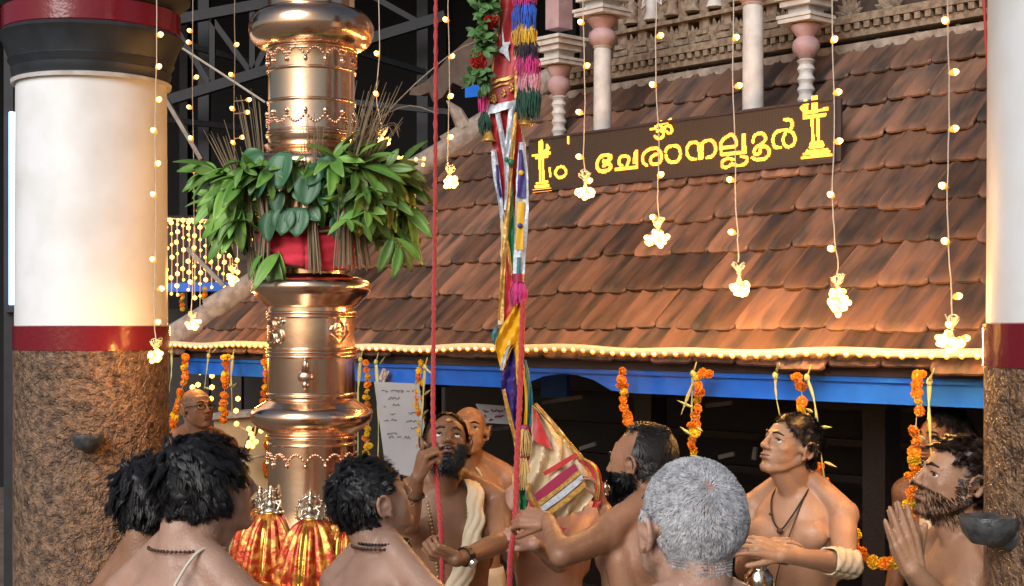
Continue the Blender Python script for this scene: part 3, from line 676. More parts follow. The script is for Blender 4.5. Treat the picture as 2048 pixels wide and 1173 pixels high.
def sprig_mesh():
    b = MB()
    for k, (a, e) in enumerate(((0, .1), (1.1, .3), (-1.2, .25), (2.2, .5), (-2.3, .4))):
        t = MB(); src = LM[k % 3]; d = Vector((math.sin(a) * math.cos(e), math.cos(a) * math.cos(e), -math.sin(e))); z = Vector((0, .2, 1)); z = (z - d * z.dot(d)).normalized(); x = d.cross(z); Mx = Matrix((x, d, z)).transposed()
        b.add([Mx @ (v.co * .62) for v in src.vertices], [tuple(p.vertices) for p in src.polygons])
    me = b.mesh('leaf_spray', smooth=True); me.materials.append(M_leaf); return me
LSP = sprig_mesh()
for k in range(64):
    az = rl.choice((rl.uniform(-1.9, -.7), rl.uniform(.4, 1.9), rl.uniform(.5, 1.7))); y = rl.uniform(335, 470); rad = rl.uniform(110, 185); o = cyla(az, y, rad); out = Vector((math.sin(az), -math.cos(az), 0))
    put_leaf(LSP, o, out + Vector((rl.uniform(-.6, .6), rl.uniform(-.5, .2), rl.uniform(-1.1, .2))), out + Vector((0, -.5, rl.uniform(0, 1))), rl.uniform(.8, 1.25), 'leaf_spray')
for x, y, tx, ty, sc, w in [(592, 322, 583, 366, 1.1, 135), (545, 322, 528, 330, .9, 135), (552, 350, 540, 388, .9, 130), (552, 352, 565, 420, .95, 125), (640, 360, 630, 408, 1.0, 128), (610, 390, 618, 410, .5, 120), (580, 395, 572, 428, .8, 120), (592, 425, 585, 462, .85, 118), (562, 430, 556, 475, .95, 116), (618, 425, 612, 466, .9, 116), (630, 425, 645, 440, .6, 115), (672, 372, 668, 415, .7, 130), (690, 392, 700, 440, .8, 128), (724, 390, 716, 432, .75, 130), (688, 440, 684, 480, .8, 116), (668, 380, 660, 412, .7, 126), (700, 420, 692, 452, .7, 122), (655, 345, 640, 372, .8, 132), (520, 345, 512, 368, .8, 128), (660, 330, 676, 362, .8, 130)]:
    a = cyl(x, y, w); bq = cyl(tx, ty, w + 6); L_ = (bq - a)
    n = Vector((a.x - PC.x, a.y - PC.y, 0)).normalized()
    put_leaf(LF[rl.randrange(2)], a, L_ + n * .01, n + Vector((rl.uniform(-.4, .4), 0, rl.uniform(-.2, .4))), sc * 1.05, 'fig_leaf')
# dry stalk bundles, spreading above and below their tie
def stalks(x0, y0, xt, yt, xb, yb, n, w, spread):
    for k in range(n):
        u = (k / max(1, n - 1) - .5); dd = rl.uniform(-.02, .02)
        a = cyl(min(max(x0 + u * 16, PX - w + 4), PX + w - 4), y0, w) + Vector((0, dd, 0))
        top = a + Vector(((xt - x0 + u * spread + rl.uniform(-8, 8)) * U, rl.uniform(-.05, .02), (y0 - yt + rl.uniform(-25, 25)) * U))
        bot = a + Vector(((xb - x0 + u * spread * .35) * U, rl.uniform(-.01, .02), (y0 - yb + rl.uniform(-8, 8)) * U))
        mid = a.lerp(top, .5) + Vector((rl.uniform(-.006, .006), 0, 0))
        b = MB(); b.tube([bot, a, mid, top], [.0028, .0032, .0026, .0008], 4); obj('dry_stalk', b, M_straw, lb)
stalks(545, 460, 512, 215, 538, 550, 16, 112, 34); stalks(640, 465, 640, 262, 645, 545, 14, 112, 20); stalks(702, 400, 770, 190, 700, 540, 14, 135, 60)
stalks(500, 400, 440, 270, 515, 555, 10, 135, 30); stalks(505, 390, 475, 300, 510, 500, 8, 130, 30); stalks(712, 380, 770, 250, 728, 540, 12, 128, 70)
for k in range(26):   # wispy grass on the right
    a = cyl(715 + rl.uniform(-10, 10), 335, 135); e = a + Vector((rl.uniform(-20, 95) * U, rl.uniform(-.05, .1), rl.uniform(60, 120) * U)); m_ = a.lerp(e, .6) + Vector((rl.uniform(-.01, .03), 0, .03)); e2 = e + Vector((rl.uniform(-.01, .03), 0, rl.uniform(-.06, 0)))
    b = MB(); b.tube(smooth_path([a, m_, e, e2], 3), [.0016] * 9 + [.0008], 3); obj('dry_stalk', b, M_straw, lb)
for x, y, dx, dy in ((735, 300, 165, -190), (740, 270, 80, -58)):
    a = cyl(702, y + 40, 128); e = P(x + dx, y + dy, 5.35); b = MB(); b.tube(smooth_path([a, a.lerp(e, .5) + Vector((0, 0, .03)), e, e + Vector((.1, 0, -.03 if dy > -100 else .05))], 3), .002, 4); obj('dry_stalk', b, M_plank, lb)
# red cotton wrapped and knotted round the shaft
b = MB(); rows = []
for j in range(13):
    y = 452 + j * 7.2; row = []
    for i in range(73):
        a = 2 * PI * i / 72; fold = 3.2 * math.sin(j * 2.1 + 1.5 * math.sin(a * 2) + a) + 2 * math.sin(j * 3.7 + a * 3)
        row.append(cyla(a, y + 6 * math.sin(a * 2 + .5), (86 if j in (0, 12) else 97 - abs(j - 5) * .8) + fold))
    rows.append(row)
b.grid(rows, .004); wrap = thing('cloth_wrap', 'bright red cotton wound tightly round the mast below the leaves', 'cloth', (PC.x, PC.y, pz(545))); obj('cloth', b, M_redcl, wrap, smooth=True)
b = MB(); b.ball(cyl(545, 482, 100), (.035, .025, .04), 12, 8); b.ball(cyl(535, 470, 98), (.025, .02, .03), 12, 8); obj('knot', b, M_redcl, wrap, smooth=True)
b = MB(); b.tube([cyla(2 * PI * k / 40, 468 + 2 * math.sin(k), 104) for k in range(41)], .006, 6); obj('twine', b, M_twine, wrap, smooth=True)
b = MB(); b.tube([cyl(692, 455, 104), cyl(694, 480, 106), cyl(697, 500, 106)], [.008, .01, .004], 6); obj('orange_tail', b, mat('orange_thread', (.6, .10, .02), .7), wrap, smooth=True)
# ================================================================== LIGHTS, SIGN, GARLANDS
BULB = ico_mesh('bulb', .0140, M_bulb, 2, (.85, .85, 1.2), True); BULBS = ico_mesh('bulb', .0105, M_bulb, 2, (1, 1, 1), True)
# ---- rope light along the eave
M_rope = mat('frosted_rope_tube', (.75, .58, .38), .45, emit=(1, .44, .11), estr=.16, bump=.2, bscale=60)
rl_root = thing('rope_light', 'frosted rope light with warm bulbs running along the tiled eave', 'rope light', FP(0, -.05, ZE))
ra = random.Random(5)
path = []; n = 90
for i in range(n + 1):
    t = T0 + .05 + (1.3 - T0) * i / n
    path.append(FP(t, -.055, ZE + .012 + .006 * math.sin(t * 3.1) + .004 * math.sin(t * 9)))
b = MB(); b.tube(path, .0165, 10); obj('tube', b, M_rope, rl_root, smooth=True)
L_ = 0; t = T0 + .08
while t < 1.33:
    i = (t - T0 - .05) / (1.3 - T0) * n; q = path[min(n, int(i))].lerp(path[min(n, int(i) + 1)], i % 1)
    inst('bulb', BULBS, rl_root, Matrix.Translation(q - NV * .0115 + Vector((0, 0, -.011 + ra.uniform(-.002, .002))))); t += .060
# ---- hanging strings of bulbs, each with a knotted bunch at its lower end
def string_light(pts, d, bulbs, bunch, label, nb=24, rad=.04, shape=(1, 1, .8), glow=1):
    root = thing('string_light', label, 'string light', P(bunch[0], bunch[1], d), 'bulb strings hanging before the roof')
    rr = random.Random(int(bunch[0] * 7))
    w = []
    fine = smooth_path([P(x, y, d) for x, y in pts], 6)
    for i, q in enumerate(fine): w.append(q + Vector((rr.uniform(-.0015, .0015) + .0045 * math.sin(i * .55 + bunch[0]) * min(1, i / 4) * min(1, (len(fine) - i) / 4), 0, 0)))
    b = MB(); b.tube(w, .0026, 5); obj('wire', b, M_wire, root, smooth=True)
    for x, y in bulbs:
        xs = min(pts, key=lambda p: abs(p[1] - y)); k = 0
        for i in range(len(pts) - 1):
            if pts[i][1] <= y <= pts[i + 1][1]: f_ = (y - pts[i][1]) / max(1, pts[i + 1][1] - pts[i][1]); k = pts[i][0] * (1 - f_) + pts[i + 1][0] * f_
        k = k or pts[-1][0]
        if abs(x - k) < 2.5: x = k + (4 if rr.random() > .5 else -4)
        q = P(x, y, d - .006); a0 = P(k, y + 3, d)
        b = MB(); b.tube([a0, a0.lerp(q, .6), q], .003, 5); lead = obj('bulb_lead', b, M_wire, root)
        inst('bulb', BULB, lead, Matrix.Translation(q) @ frame((q - a0) if (q - a0).length > .001 else (0, 0, 1)).to_4x4())
    if bunch[2]:
        c = P(bunch[0], bunch[1], d); tp = P(pts[-1][0], pts[-1][1], d); b = MB()
        for k in range(9):
            a = rr.uniform(0, 2 * PI); s = rr.uniform(.014, .026)
            up = Vector((math.cos(a) * s, math.sin(a) * s, rr.uniform(.02, .045))); kn = tp.lerp(c, .45)
            b.tube(smooth_path([c + Vector((rr.uniform(-.02, .02), rr.uniform(-.02, .02), .0)), kn, kn + up, kn + up * .6 + Vector((-up.y, up.x, .02)), kn + Vector((0, 0, .004)), c + Vector((rr.uniform(-.03, .03), rr.uniform(-.02, .02), -.01))], 4), .0018, 4)
        kn = tp.lerp(c, .45); b.tube([kn + Vector((.008 * math.cos(a), .008 * math.sin(a), .002 * a)) for a in np.linspace(0, 9, 14)], .002, 4)
        obj('coiled_wire', b, M_wire, root, smooth=True)
        for k in range(nb):
            v = Vector((rr.gauss(0, 1), rr.gauss(0, 1), rr.gauss(0, 1))).normalized() * rad * rr.uniform(.45, 1)
            v = Vector((v.x * shape[0], v.y * shape[1], v.z * shape[2]))
            inst('bulb', BULB if k % 3 else BULBS, root, Matrix.Translation(c + v) @ frame(v).to_4x4())
        pl_ = bpy.data.lights.new('bunch_glow', 'POINT'); pl_.energy = 18 * glow * nb / 24 * (d / 6) ** .5; pl_.color = (1, .47, .11); pl_.shadow_soft_size = rad * 1.3
        po = bpy.data.objects.new('bunch_glow', pl_); COL.objects.link(po); po.parent = root; po.location = (0, -rad * .3, -rad * .3)
    return root
string_light([(313, -30), (313, 200), (310, 400), (311, 640), (313, 690)], 6.5, [(320, 70), (313, 134), (312, 200), (314, 262), (312, 328), (307, 390), (310, 520), (322, 578), (310, 645)], (309, 712, 1), 'string of warm bulbs ending in a bunch at the maroon pillar band', 16, .028, (1, 1, .8), .8)
string_light([(386, -30), (386, 300), (388, 480), (384, 560), (382, 635)], 8.3, [(380, 62), (378, 85), (392, 155), (379, 215), (386, 277), (389, 342), (381, 565)], (387, 650, 1), 'string of bulbs passing the leaf tips, its bunch above the lit eave', 18, .038)
string_light([(470, -30), (468, 150), (470, 290), (466, 420), (466, 540)], 8.2, [(468, 90), (463, 150), (469, 218), (468, 286), (497, 200), (494, 225), (484, 275)], (464, 556, 1), 'string of bulbs behind the left leaves with bunch at the timber stick', 16, .034, (.7, .7, 1.3))
string_light([(758, -30), (757, 110), (755, 200), (765, 270)], 7.1, [(754, 108), (752, 188)], (765, 283, 1), 'string of bulbs ending among the dry stalks of the wreath', 10, .03)
string_light([(896, -30), (897, 150), (896, 340)], 6.8, [(892, 40), (903, 113), (896, 193), (895, 275)], (903, 364, 1), 'string of bulbs next to the red hoisting rope', 22, .034)
string_light([(1167, -30), (1168, 180), (1169, 300), (1168, 345)], 6.3, [(1162, 45), (1173, 132), (1159, 225), (1159, 314), (1178, 362)], (1173, 387, 1), 'string of bulbs crossing the plain left stretch of the LED sign', 20, .038, (1.2, 1, .5))
string_light([(1313, -30), (1314, 200), (1317, 340), (1318, 445)], 6.0, [(1320, 72), (1306, 170), (1319, 350), (1307, 435)], (1316, 478, 1), 'string of bulbs hanging past the om symbol of the sign', 26, .042, (1.1, 1, .75))
string_light([(1468, -30), (1467, 240), (1472, 350), (1474, 462), (1478, 470), (1476, 525)], 5.75, [(1469, 76), (1477, 172), (1461, 360), (1464, 465)], (1480, 580, 1), 'string of bulbs with ragged bunch hanging past the double letter of the sign', 24, .04)
string_light([(1664, -30), (1666, 260), (1667, 400), (1668, 495), (1674, 500), (1673, 550)], 5.35, [(1668, 80), (1675, 185), (1677, 283), (1662, 390), (1663, 498)], (1676, 604, 1), 'string of bulbs along the right end of the LED sign', 30, .042, (.9, .9, 1.1))
string_light([(1895, -30), (1896, 250), (1899, 500), (1903, 640)], 4.95, [(1896, 42), (1908, 145), (1908, 258), (1886, 372), (1891, 483), (1915, 593), (1905, 650)], (1903, 684, 1), 'string of bulbs with wide fan of a bunch beside the stone bowl pillar', 26, .046, (1.15, 1, .6))
b = MB(); b.tube([P(1966, -40, 3.9), P(1972, 80, 3.9), P(1981, 200, 3.9), P(1986, 330, 3.95)], .004, 6); tagp(obj('thin_red_cord', b, mat('red_cord', (.45, .03, .02), .6)), 'thin red cord hanging along the edge of the near pillar', 'cord')
# ---- LED dot matrix sign
M_led = mat('lit_led', (.6, .3, .05), .4, emit=(1, .34, .025), estr=3.4)
M_panel = mat('led_panel', (.10, .07, .05), .55)
def _panel():
    N, L, bs = nodes_of(M_panel); tc = N.new('ShaderNodeTexCoord'); mp = N.new('ShaderNodeMapping'); mp.inputs['Rotation'].default_value = (0, 0, R(47.8))
    L.new(tc.outputs['Object'], mp.inputs[0])
    sp = N.new('ShaderNodeSeparateXYZ'); L.new(mp.outputs[0], sp.inputs[0]); outs = []
    for ax in ('X', 'Z'):
        k = N.new('ShaderNodeMath'); k.operation = 'MULTIPLY'; k.inputs[1].default_value = 1 / .0085; L.new(sp.outputs[ax], k.inputs[0])
        fr = N.new('ShaderNodeMath'); fr.operation = 'FRACT'; L.new(k.outputs[0], fr.inputs[0]); gt = N.new('ShaderNodeMath'); gt.operation = 'GREATER_THAN'; gt.inputs[1].default_value = .38; L.new(fr.outputs[0], gt.inputs[0]); outs.append(gt)
    mu = N.new('ShaderNodeMath'); mu.operation = 'MULTIPLY'; L.new(outs[0].outputs[0], mu.inputs[0]); L.new(outs[1].outputs[0], mu.inputs[1])
    mx = N.new('ShaderNodeMix'); mx.data_type = 'RGBA'; mx.inputs[6].default_value = (.022, .016, .012, 1); mx.inputs[7].default_value = (.085, .058, .042, 1); L.new(mu.outputs[0], mx.inputs[0]); L.new(mx.outputs[2], bs.inputs['Base Color'])
_panel()
CS = .86
sign = thing('led_sign', 'long LED dot matrix sign with glowing orange letters on the tiled roof', 'sign', plane_pt(1360, 350, CS))
ta, tb = eave_t(1060, CS), eave_t(1668, CS)
za = .5 * (plane_pt(1060, 388, CS).z + plane_pt(1668, 318, CS).z); zb = .5 * (plane_pt(1060, 288, CS).z + plane_pt(1668, 190, CS).z)
b = MB(); b.prism([FP(ta, CS, za), FP(tb, CS, za), FP(tb, CS, zb), FP(ta, CS, zb)], NV * .05); obj('panel', b, M_panel, sign)
b = MB()
for (t0, z0, t1, z1) in ((ta, za, tb, za), (ta, zb, tb, zb), (ta, za, ta, zb), (tb, za, tb, zb)): b.bar(FP(t0, CS + .02, z0), FP(t1, CS + .02, z1), .055, .012, up=(0, 0, 1) if z0 == z1 else NV)
obj('frame', b, M_eavewood, sign)
for px in (1110, 1360, 1600):
    t = eave_t(px, CS); b = MB(); b.bar(FP(t, CS + .06, za - .06), FP(t, CS + .06, zb), .03, .03, up=NV); b.bar(FP(t, CS + .06, zb - .03), FP(t, CS + .35, za + .3), .02, .02); obj('bracket', b, M_steel, sign)
k1 = .1367; k2 = .1449; k5 = .332
C1 = lambda x, y: (1180 + x * k1, 230 + y * k1)
C2 = lambda x, y: (1420 + x * k2, 180 + y * k2)
C5 = lambda x, y: (1040 + x * k5, 150 + y * k5)
G = [
 ('letter', C1, k1, 50, [[(305, 600), (220, 592), (150, 625), (112, 690), (105, 750), (130, 810), (190, 828), (265, 812), (310, 765), (290, 722), (245, 715), (205, 750)], [(305, 600), (300, 648), (260, 675), (200, 680)]]),
 ('letter', C1, k1, 42, [[(470, 745), (432, 715), (430, 660), (465, 612), (530, 605), (572, 640), (555, 715), (535, 775)], [(380, 800), (540, 785), (690, 768)], [(690, 768), (688, 640), (684, 530)], [(660, 560), (650, 700)]]),
 ('letter', C1, k1, 42, [[(830, 742), (780, 690), (773, 610), (815, 545), (895, 498), (975, 492), (1035, 545), (1052, 615), (1028, 690), (960, 728), (900, 705), (893, 645), (930, 598), (985, 575)]]),
 ('letter', C1, k1, 44, [[(1108, 535), (1150, 475), (1230, 450), (1300, 480), (1326, 560), (1308, 650), (1240, 695), (1160, 680), (1120, 625), (1116, 592)]]),
 ('letter', C1, k1, 44, [[(1545, 652), (1470, 640), (1425, 572), (1425, 485), (1470, 415), (1540, 402), (1590, 440), (1600, 540), (1605, 640)], [(1640, 640), (1640, 520), (1645, 420)], [(1645, 420), (1700, 382), (1770, 372), (1828, 430), (1840, 520), (1800, 598), (1710, 632)]]),
 ('letter', C2, k2, 42, [[(300, 612), (200, 675), (155, 735), (155, 810), (160, 893)], [(160, 893), (320, 880), (490, 868)], [(455, 630), (460, 750), (465, 868)], [(480, 630), (485, 868)], [(300, 612), (358, 685), (360, 775), (270, 788), (180, 800)]]),
 ('letter', C2, k2, 40, [[(335, 965), (240, 950), (172, 1000), (180, 1065), (255, 1062), (305, 1020)], [(305, 1020), (360, 1045), (430, 1045), (505, 1005), (512, 940), (440, 918)]]),
 ('letter', C2, k2, 42, [[(600, 720), (612, 645), (680, 602), (748, 615), (768, 680), (720, 750), (645, 790), (612, 850), (635, 895), (695, 860), (705, 800), (765, 785), (820, 835), (808, 905), (740, 958), (650, 965), (588, 935)]]),
 ('letter', C2, k2, 42, [[(975, 800), (895, 785), (872, 690), (900, 605), (980, 562), (1080, 562), (1150, 605), (1178, 685), (1150, 760), (1090, 788), (1030, 760), (1012, 680), (1040, 605)], [(1110, 560), (1142, 485), (1120, 425), (1035, 412)]]),
 ('om_symbol', C1, k1, 36, [[(1040, 100), (1085, 128), (1140, 110), (1180, 65)], [(890, 212), (930, 208), (965, 195)], [(965, 178), (1015, 152), (1060, 178), (1045, 220), (985, 238)], [(1045, 232), (1082, 275), (1060, 330), (1000, 348), (948, 310)], [(1075, 240), (1125, 162), (1185, 178), (1200, 240), (1155, 275), (1122, 245)]]),
 ('lamp_symbol', C2, k2, 44, [[(1320, 150), (1300, 270)], [(1345, 190), (1335, 300)], [(1430, 100), (1430, 270)], [(1470, 100), (1470, 270)], [(1270, 250), (1310, 300)], [(1300, 315), (1460, 295), (1620, 265)], [(1300, 385), (1450, 365), (1590, 345)], [(1300, 315), (1300, 385)], [(1415, 400), (1425, 720)], [(1488, 390), (1500, 700)], [(1400, 745), (1545, 730)], [(1390, 790), (1560, 770)], [(1350, 850), (1620, 830)], [(1310, 890), (1640, 860)], [(1275, 940), (1670, 900)]]),
 ('lamp_symbol', C5, k5, 15, [[(118, 405), (122, 470)], [(132, 400), (135, 470)], [(165, 425), (165, 460)], [(150, 460), (175, 440)], [(80, 488), (180, 472)], [(100, 500), (165, 492)], [(120, 500), (124, 640)], [(138, 500), (142, 640)], [(105, 655), (165, 645)], [(95, 675), (172, 668)], [(82, 702), (186, 692)]]),
 ('letter', C5, k5, 12, [[(180, 560), (184, 612)]]),
 ('letter', C5, k5, 15, [[(212, 590), (230, 560), (262, 556), (280, 585), (265, 612), (232, 618), (212, 592)]]),
 ('cursor_mark', C5, k5, 13, [[(291, 368), (293, 410)]]),
]
pitch = .0053
for nm, cf, kk, w, strokes in G:
    cells = set()
    for s in strokes:
        pts = [plane_pt(*cf(x, y), CS) for x, y in s]
        pts = smooth_path(pts, 4) if len(pts) > 2 else pts
        tz = [((p - A0).dot(AV), p.z) for p in pts]
        rad = w * kk / F * pts[0].y * .5 * 1.0
        for (t0, z0), (t1, z1) in zip(tz, tz[1:]):
            st = max(2, int(math.hypot(t1 - t0, z1 - z0) / (pitch * .5)))
            for k in range(st + 1):
                u = k / st; tt = t0 + (t1 - t0) * u; zz = z0 + (z1 - z0) * u; q = int(rad / pitch) + 1
                for i in range(-q, q + 1):
                    for j in range(-q, q + 1):
                        ci, cj = round(tt / pitch) + i, round(zz / pitch) + j
                        if (ci * pitch - tt) ** 2 + (cj * pitch - zz) ** 2 <= rad * rad: cells.add((ci, cj))
    b = MB(); h = pitch * .46
    for ci, cj in cells:
        t, z = ci * pitch, cj * pitch
        v = [FP(t + a * h, CS + c_, z + e * h) for c_ in (-.004, 0) for a, e in ((-1, -1), (1, -1), (1, 1), (-1, 1))]
        b.add(v, [(0, 1, 2, 3), (1, 0, 4, 5), (2, 1, 5, 6), (3, 2, 6, 7), (0, 3, 7, 4)])
    obj(nm, b, M_led, sign)
# ---- marigold garlands under the eave
M_mar = mat('orange_marigold', (.80, .24, .008), .6, rnd=.22, bump=.3, bscale=60, sss=.1)
M_mary = mat('yellow_marigold', (.82, .50, .015), .6, rnd=.2, bump=.3, bscale=60, sss=.1)
M_thread = mat('cotton_thread', (.5, .42, .3), .8)
def flower_mesh(m, seed):
    rr = random.Random(seed); b = MB(); b.ball((0, 0, 0), .013, 8, 6)
    for ring_, (n, el, rr0) in enumerate(((11, -.5, .021), (12, .0, .024), (11, .5, .022), (8, .95, .018), (5, 1.3, .013))):
        for k in range(n):
            a = 2 * PI * (k + .5 * (ring_ % 2)) / n + rr.uniform(-.15, .15); e = el + rr.uniform(-.15, .15)
            d = Vector((math.cos(a) * math.cos(e), math.sin(a) * math.cos(e), math.sin(e))); s = d.cross(Vector((0, 0, 1))).normalized() * .0068; u = s.cross(d).normalized() * .003
            p0 = d * .010; p1 = d * rr0 * rr.uniform(.9, 1.08)
            b.add([p0 - s * .4, p0 + s * .4, p1 + s * 1 + u, p1 * 1.05 - u, p1 - s * 1 + u], [(0, 1, 2, 3, 4)])
    me = b.mesh('flower'); me.materials.append(m); return me
FLO = [flower_mesh(M_mar, 1), flower_mesh(M_mar, 2)]; FLY = [flower_mesh(M_mary, 3)]
def garland(pts, c, label, pat='ooooyoo', step=.036, size=1.0, seed=1, d=None):
    rr = random.Random(seed)
    W3 = [plane_pt(x, y, c) if d is None else P(x, y, d) for x, y in pts]
    fine = smooth_path(W3, 8); root = thing('marigold_garland', label, 'garland', fine[0], 'marigold strings')
    b = MB(); b.tube(fine, .0018, 4); obj('thread', b, M_thread, root)
    acc = 0; k = 0
    for p0, p1 in zip(fine, fine[1:]):
        L = (p1 - p0).length; 
        while acc < L:
            q = p0.lerp(p1, acc / L); y = pat[k % len(pat)] == 'y'
            if pat[k % len(pat)] != '_':
                M = Matrix.Translation(q + Vector((rr.uniform(-.006, .006), rr.uniform(-.008, .008), 0))) @ Euler((rr.uniform(0, 6), rr.uniform(0, 6), rr.uniform(0, 6))).to_matrix().to_4x4() @ Matrix.Scale(size * rr.uniform(.8, 1.15), 4)
                inst('flower', (FLY if y else FLO)[rr.randrange(1 if y else 2)], root, M)
                if rr.random() < .5:
                    M = Matrix.Translation(q + Vector((rr.uniform(-.018, .018), rr.uniform(-.014, .006), rr.uniform(-.01, .01)))) @ Euler((rr.uniform(0, 6), rr.uniform(0, 6), rr.uniform(0, 6))).to_matrix().to_4x4() @ Matrix.Scale(size * rr.uniform(.65, .9), 4); inst('flower', (FLY if y else FLO)[0], root, M)
            acc += step * rr.uniform(.8, 1.1); k += 1
        acc -= L
    return root
garland([(372, 715), (366, 770), (354, 815), (347, 870)], -.06, 'dense orange marigold string next to the white pillar and the spectacled man', 'ooyooo_oyo', .034, 1.05, 1)
garland([(452, 716), (450, 765), (448, 812), (449, 850)], -.06, 'orange and yellow marigold string above the black wavy hair', 'yooyoo_oo', .034, 1.0, 2)
garland([(533, 712), (530, 780), (534, 860), (532, 960)], -.05, 'marigold string almost hidden behind the copper mast', 'ooy', .036, .9, 3)
garland([(733, 726), (735, 780), (738, 840), (733, 880), (735, 915)], -.05, 'marigold string between mast and notice board, orange over yellow', 'ooyoyyoo__yyoyyo', .036, .8, 4)
garland([(841, 728), (836, 790), (840, 845), (838, 905), (838, 932)], -.05, 'mostly yellow marigold string along the edge of the notice board', 'yyoyyoyoyy', .036, .8, 5)
garland([(1244, 745), (1246, 790), (1251, 822), (1258, 856)], -.05, 'short orange marigold string ending above the bun of the bearded man in profile', 'oooyooooy', .032, .95, 6)
garland([(1418, 748), (1402, 750), (1398, 780), (1394, 810), (1389, 860), (1384, 910)], -.05, 'orange marigold string twined with palm strip above the grey haired head', 'ooyooyoooy', .032, .92, 7)
garland([(1597, 755), (1604, 790), (1608, 830), (1622, 890), (1640, 950), (1662, 975)], -.045, 'marigold string hanging behind the young man looking up', 'oo_oyyo_oo_ooo', .034, .95, 8)
garland([(1836, 752), (1836, 790), (1832, 850), (1828, 920), (1822, 1000), (1812, 1058)], -.05, 'long orange marigold string before the nose of the praying man', 'oooyo_oooyo', .035, .95, 9)
garland([(1708, 1070), (1715, 1100), (1740, 1122), (1775, 1128), (1800, 1120), (1815, 1085)], -.05, 'sagging marigold swag low beside the young man', 'yoooyyo', .033, 1.0, 10)
garland([(365, 590), (364, 622)], 4.0, 'tiny faint marigold string under the far blue fascia, shorter on the wall', 'oyo', .03, .8, 11, d=12.5)
garland([(410, 578), (407, 605)], 4.0, 'tiny faint marigold string under the far blue fascia near the timber stick', 'yoo', .03, .9, 12, d=12.5)
# ---- split palm strips tied along the beam
M_palm = mat('tender_palm_leaf', (.46, .44, .16), .55, col2=(.34, .36, .13), scale=10, rnd=.2)
def palm(pts, c, label, spikes=(), w=5):
    W3 = smooth_path([plane_pt(x, y, c) for x, y in pts], 5); root = thing('palm_strip', label, 'palm leaf', W3[0], 'palm strips along the eave')
    k = len(W3); rows = []
    for i, p in enumerate(W3):
        u = i / (k - 1); ww = w / F * p.y * (.25 + .75 * abs(math.sin(PI * (u * 3 + .15)))) * (1 - .5 * u); tw = .5 * math.sin(u * 7)
        s = AV * math.cos(tw) + NV * math.sin(tw); rows.append([p - s * ww * .5, p - NV * .002, p + s * ww * .5])
    b = MB(); b.grid(rows, .002); obj('strip', b, M_palm, root, smooth=True)
    b = MB(); b.ball(W3[0] + Vector((0, 0, .0)), (.012, .012, .016), 8, 6); b.tube([W3[0], W3[0] + AV * .02 + Vector((0, 0, .05))], [.005, .002], 5); obj('knot', b, M_palm, root, smooth=True)
    for (x, y, dx, dy) in spikes:
        p = plane_pt(x, y, c - .01); q = plane_pt(x + dx, y + dy, c - .03); b = MB(); b.tube([p, p.lerp(q, .4), q], [.004, .007, .0008], 4); obj('spike', b, M_palm, root)
palm([(343, 705), (343, 745), (340, 770), (337, 800)], -.08, 'thin palm strip beside the white pillar edge', (), 6)
palm([(417, 712), (413, 745), (409, 780)], -.08, 'palm strip with slanting tail above the spectacled man', ((425, 705, 10, -10), (409, 775, 16, 6)), 6)
palm([(465, 715), (462, 760), (464, 795), (464, 835)], -.08, 'white knotted palm strip next to the marigolds above black hair', ((463, 775, -6, -8), (465, 775, 8, -9)), 8)
palm([(721, 720), (716, 790), (716, 860), (716, 915)], -.06, 'knotted palm strip touching the copper mast edge', (), 9)
palm([(752, 725), (756, 800), (757, 870), (756, 915)], -.06, 'knotted palm strip beside the square paper tag, before the notice board', ((760, 728, 10, -15),), 9)
palm([(850, 735), (846, 800), (842, 860), (842, 925)], -.06, 'palm strip twined with the yellow marigold string', ((848, 790, 14, -10), (850, 735, 14, 14), (845, 830, 12, -10)), 7)
palm([(1386, 748), (1384, 800), (1383, 860), (1383, 912)], -.06, 'spiky palm strip beside the marigolds above the grey head', ((1384, 815, -30, -14), (1384, 770, -22, 60), (1382, 870, -22, -16), (1385, 912, 22, 8), (1395, 855, 10, 8)), 6)
palm([(1551, 752), (1552, 790), (1560, 832)], -.06, 'short palm strip ending above the young man forehead', ((1552, 745, 6, -16),), 8)
palm([(1614, 756), (1628, 800), (1636, 860), (1645, 930), (1652, 975)], -.07, 'palm strip draped behind the shoulder of the young man', ((1640, 855, 24, 0), (1650, 925, 24, 10), (1625, 825, -14, -8)), 8)
palm([(1859, 764), (1858, 820), (1862, 905), (1864, 925)], -.06, 'pale palm strip with white knot near the praying man', ((1859, 762, 6, -18), (1850, 880, -14, -10), (1860, 935, -22, -10)), 10)
# ---- notice board, paper sign and tag
M_board = mat('notice_white', (.33, .35, .38), .55, col2=(.27, .29, .32), scale=4)
M_ink = mat('dark_ink', (.05, .05, .07), .7); M_redink = mat('red_ink', (.42, .03, .03), .7)
nb_ = thing('notice_board', 'white notice board with handwritten lines behind the marigold strings', 'notice board', P(795, 950, 7.5))
q = [(748, 764), (838, 768), (850, 860), (836, 958), (772, 944)]
ND = lambda x: 7.55 - (x - 790) * .002
b = MB(); b.prism([P(x, y, ND(x)) for x, y in reversed(q)], (0, .02, 0)); obj('board', b, M_board, nb_)
b = MB(); b.tube([P(770, 946, ND(770) - .004), P(836, 960, ND(836) - .004)], .009, 6); obj('lower_rail', b, M_steel, nb_)
rs = random.Random(9)
def scribble(b, x0, x1, y, amp, dfun, r=.0016):
    pts = []; x = x0
    while x < x1:
        if rs.random() < .12: 
            if len(pts) > 2: b.tube(pts, r, 3)
            pts = []; x += 4
        pts.append(P(x, y + rs.uniform(-amp, amp), dfun(x) - .006)); x += rs.uniform(1.0, 2.2)
    if len(pts) > 2: b.tube(pts, r, 3)
b = MB()
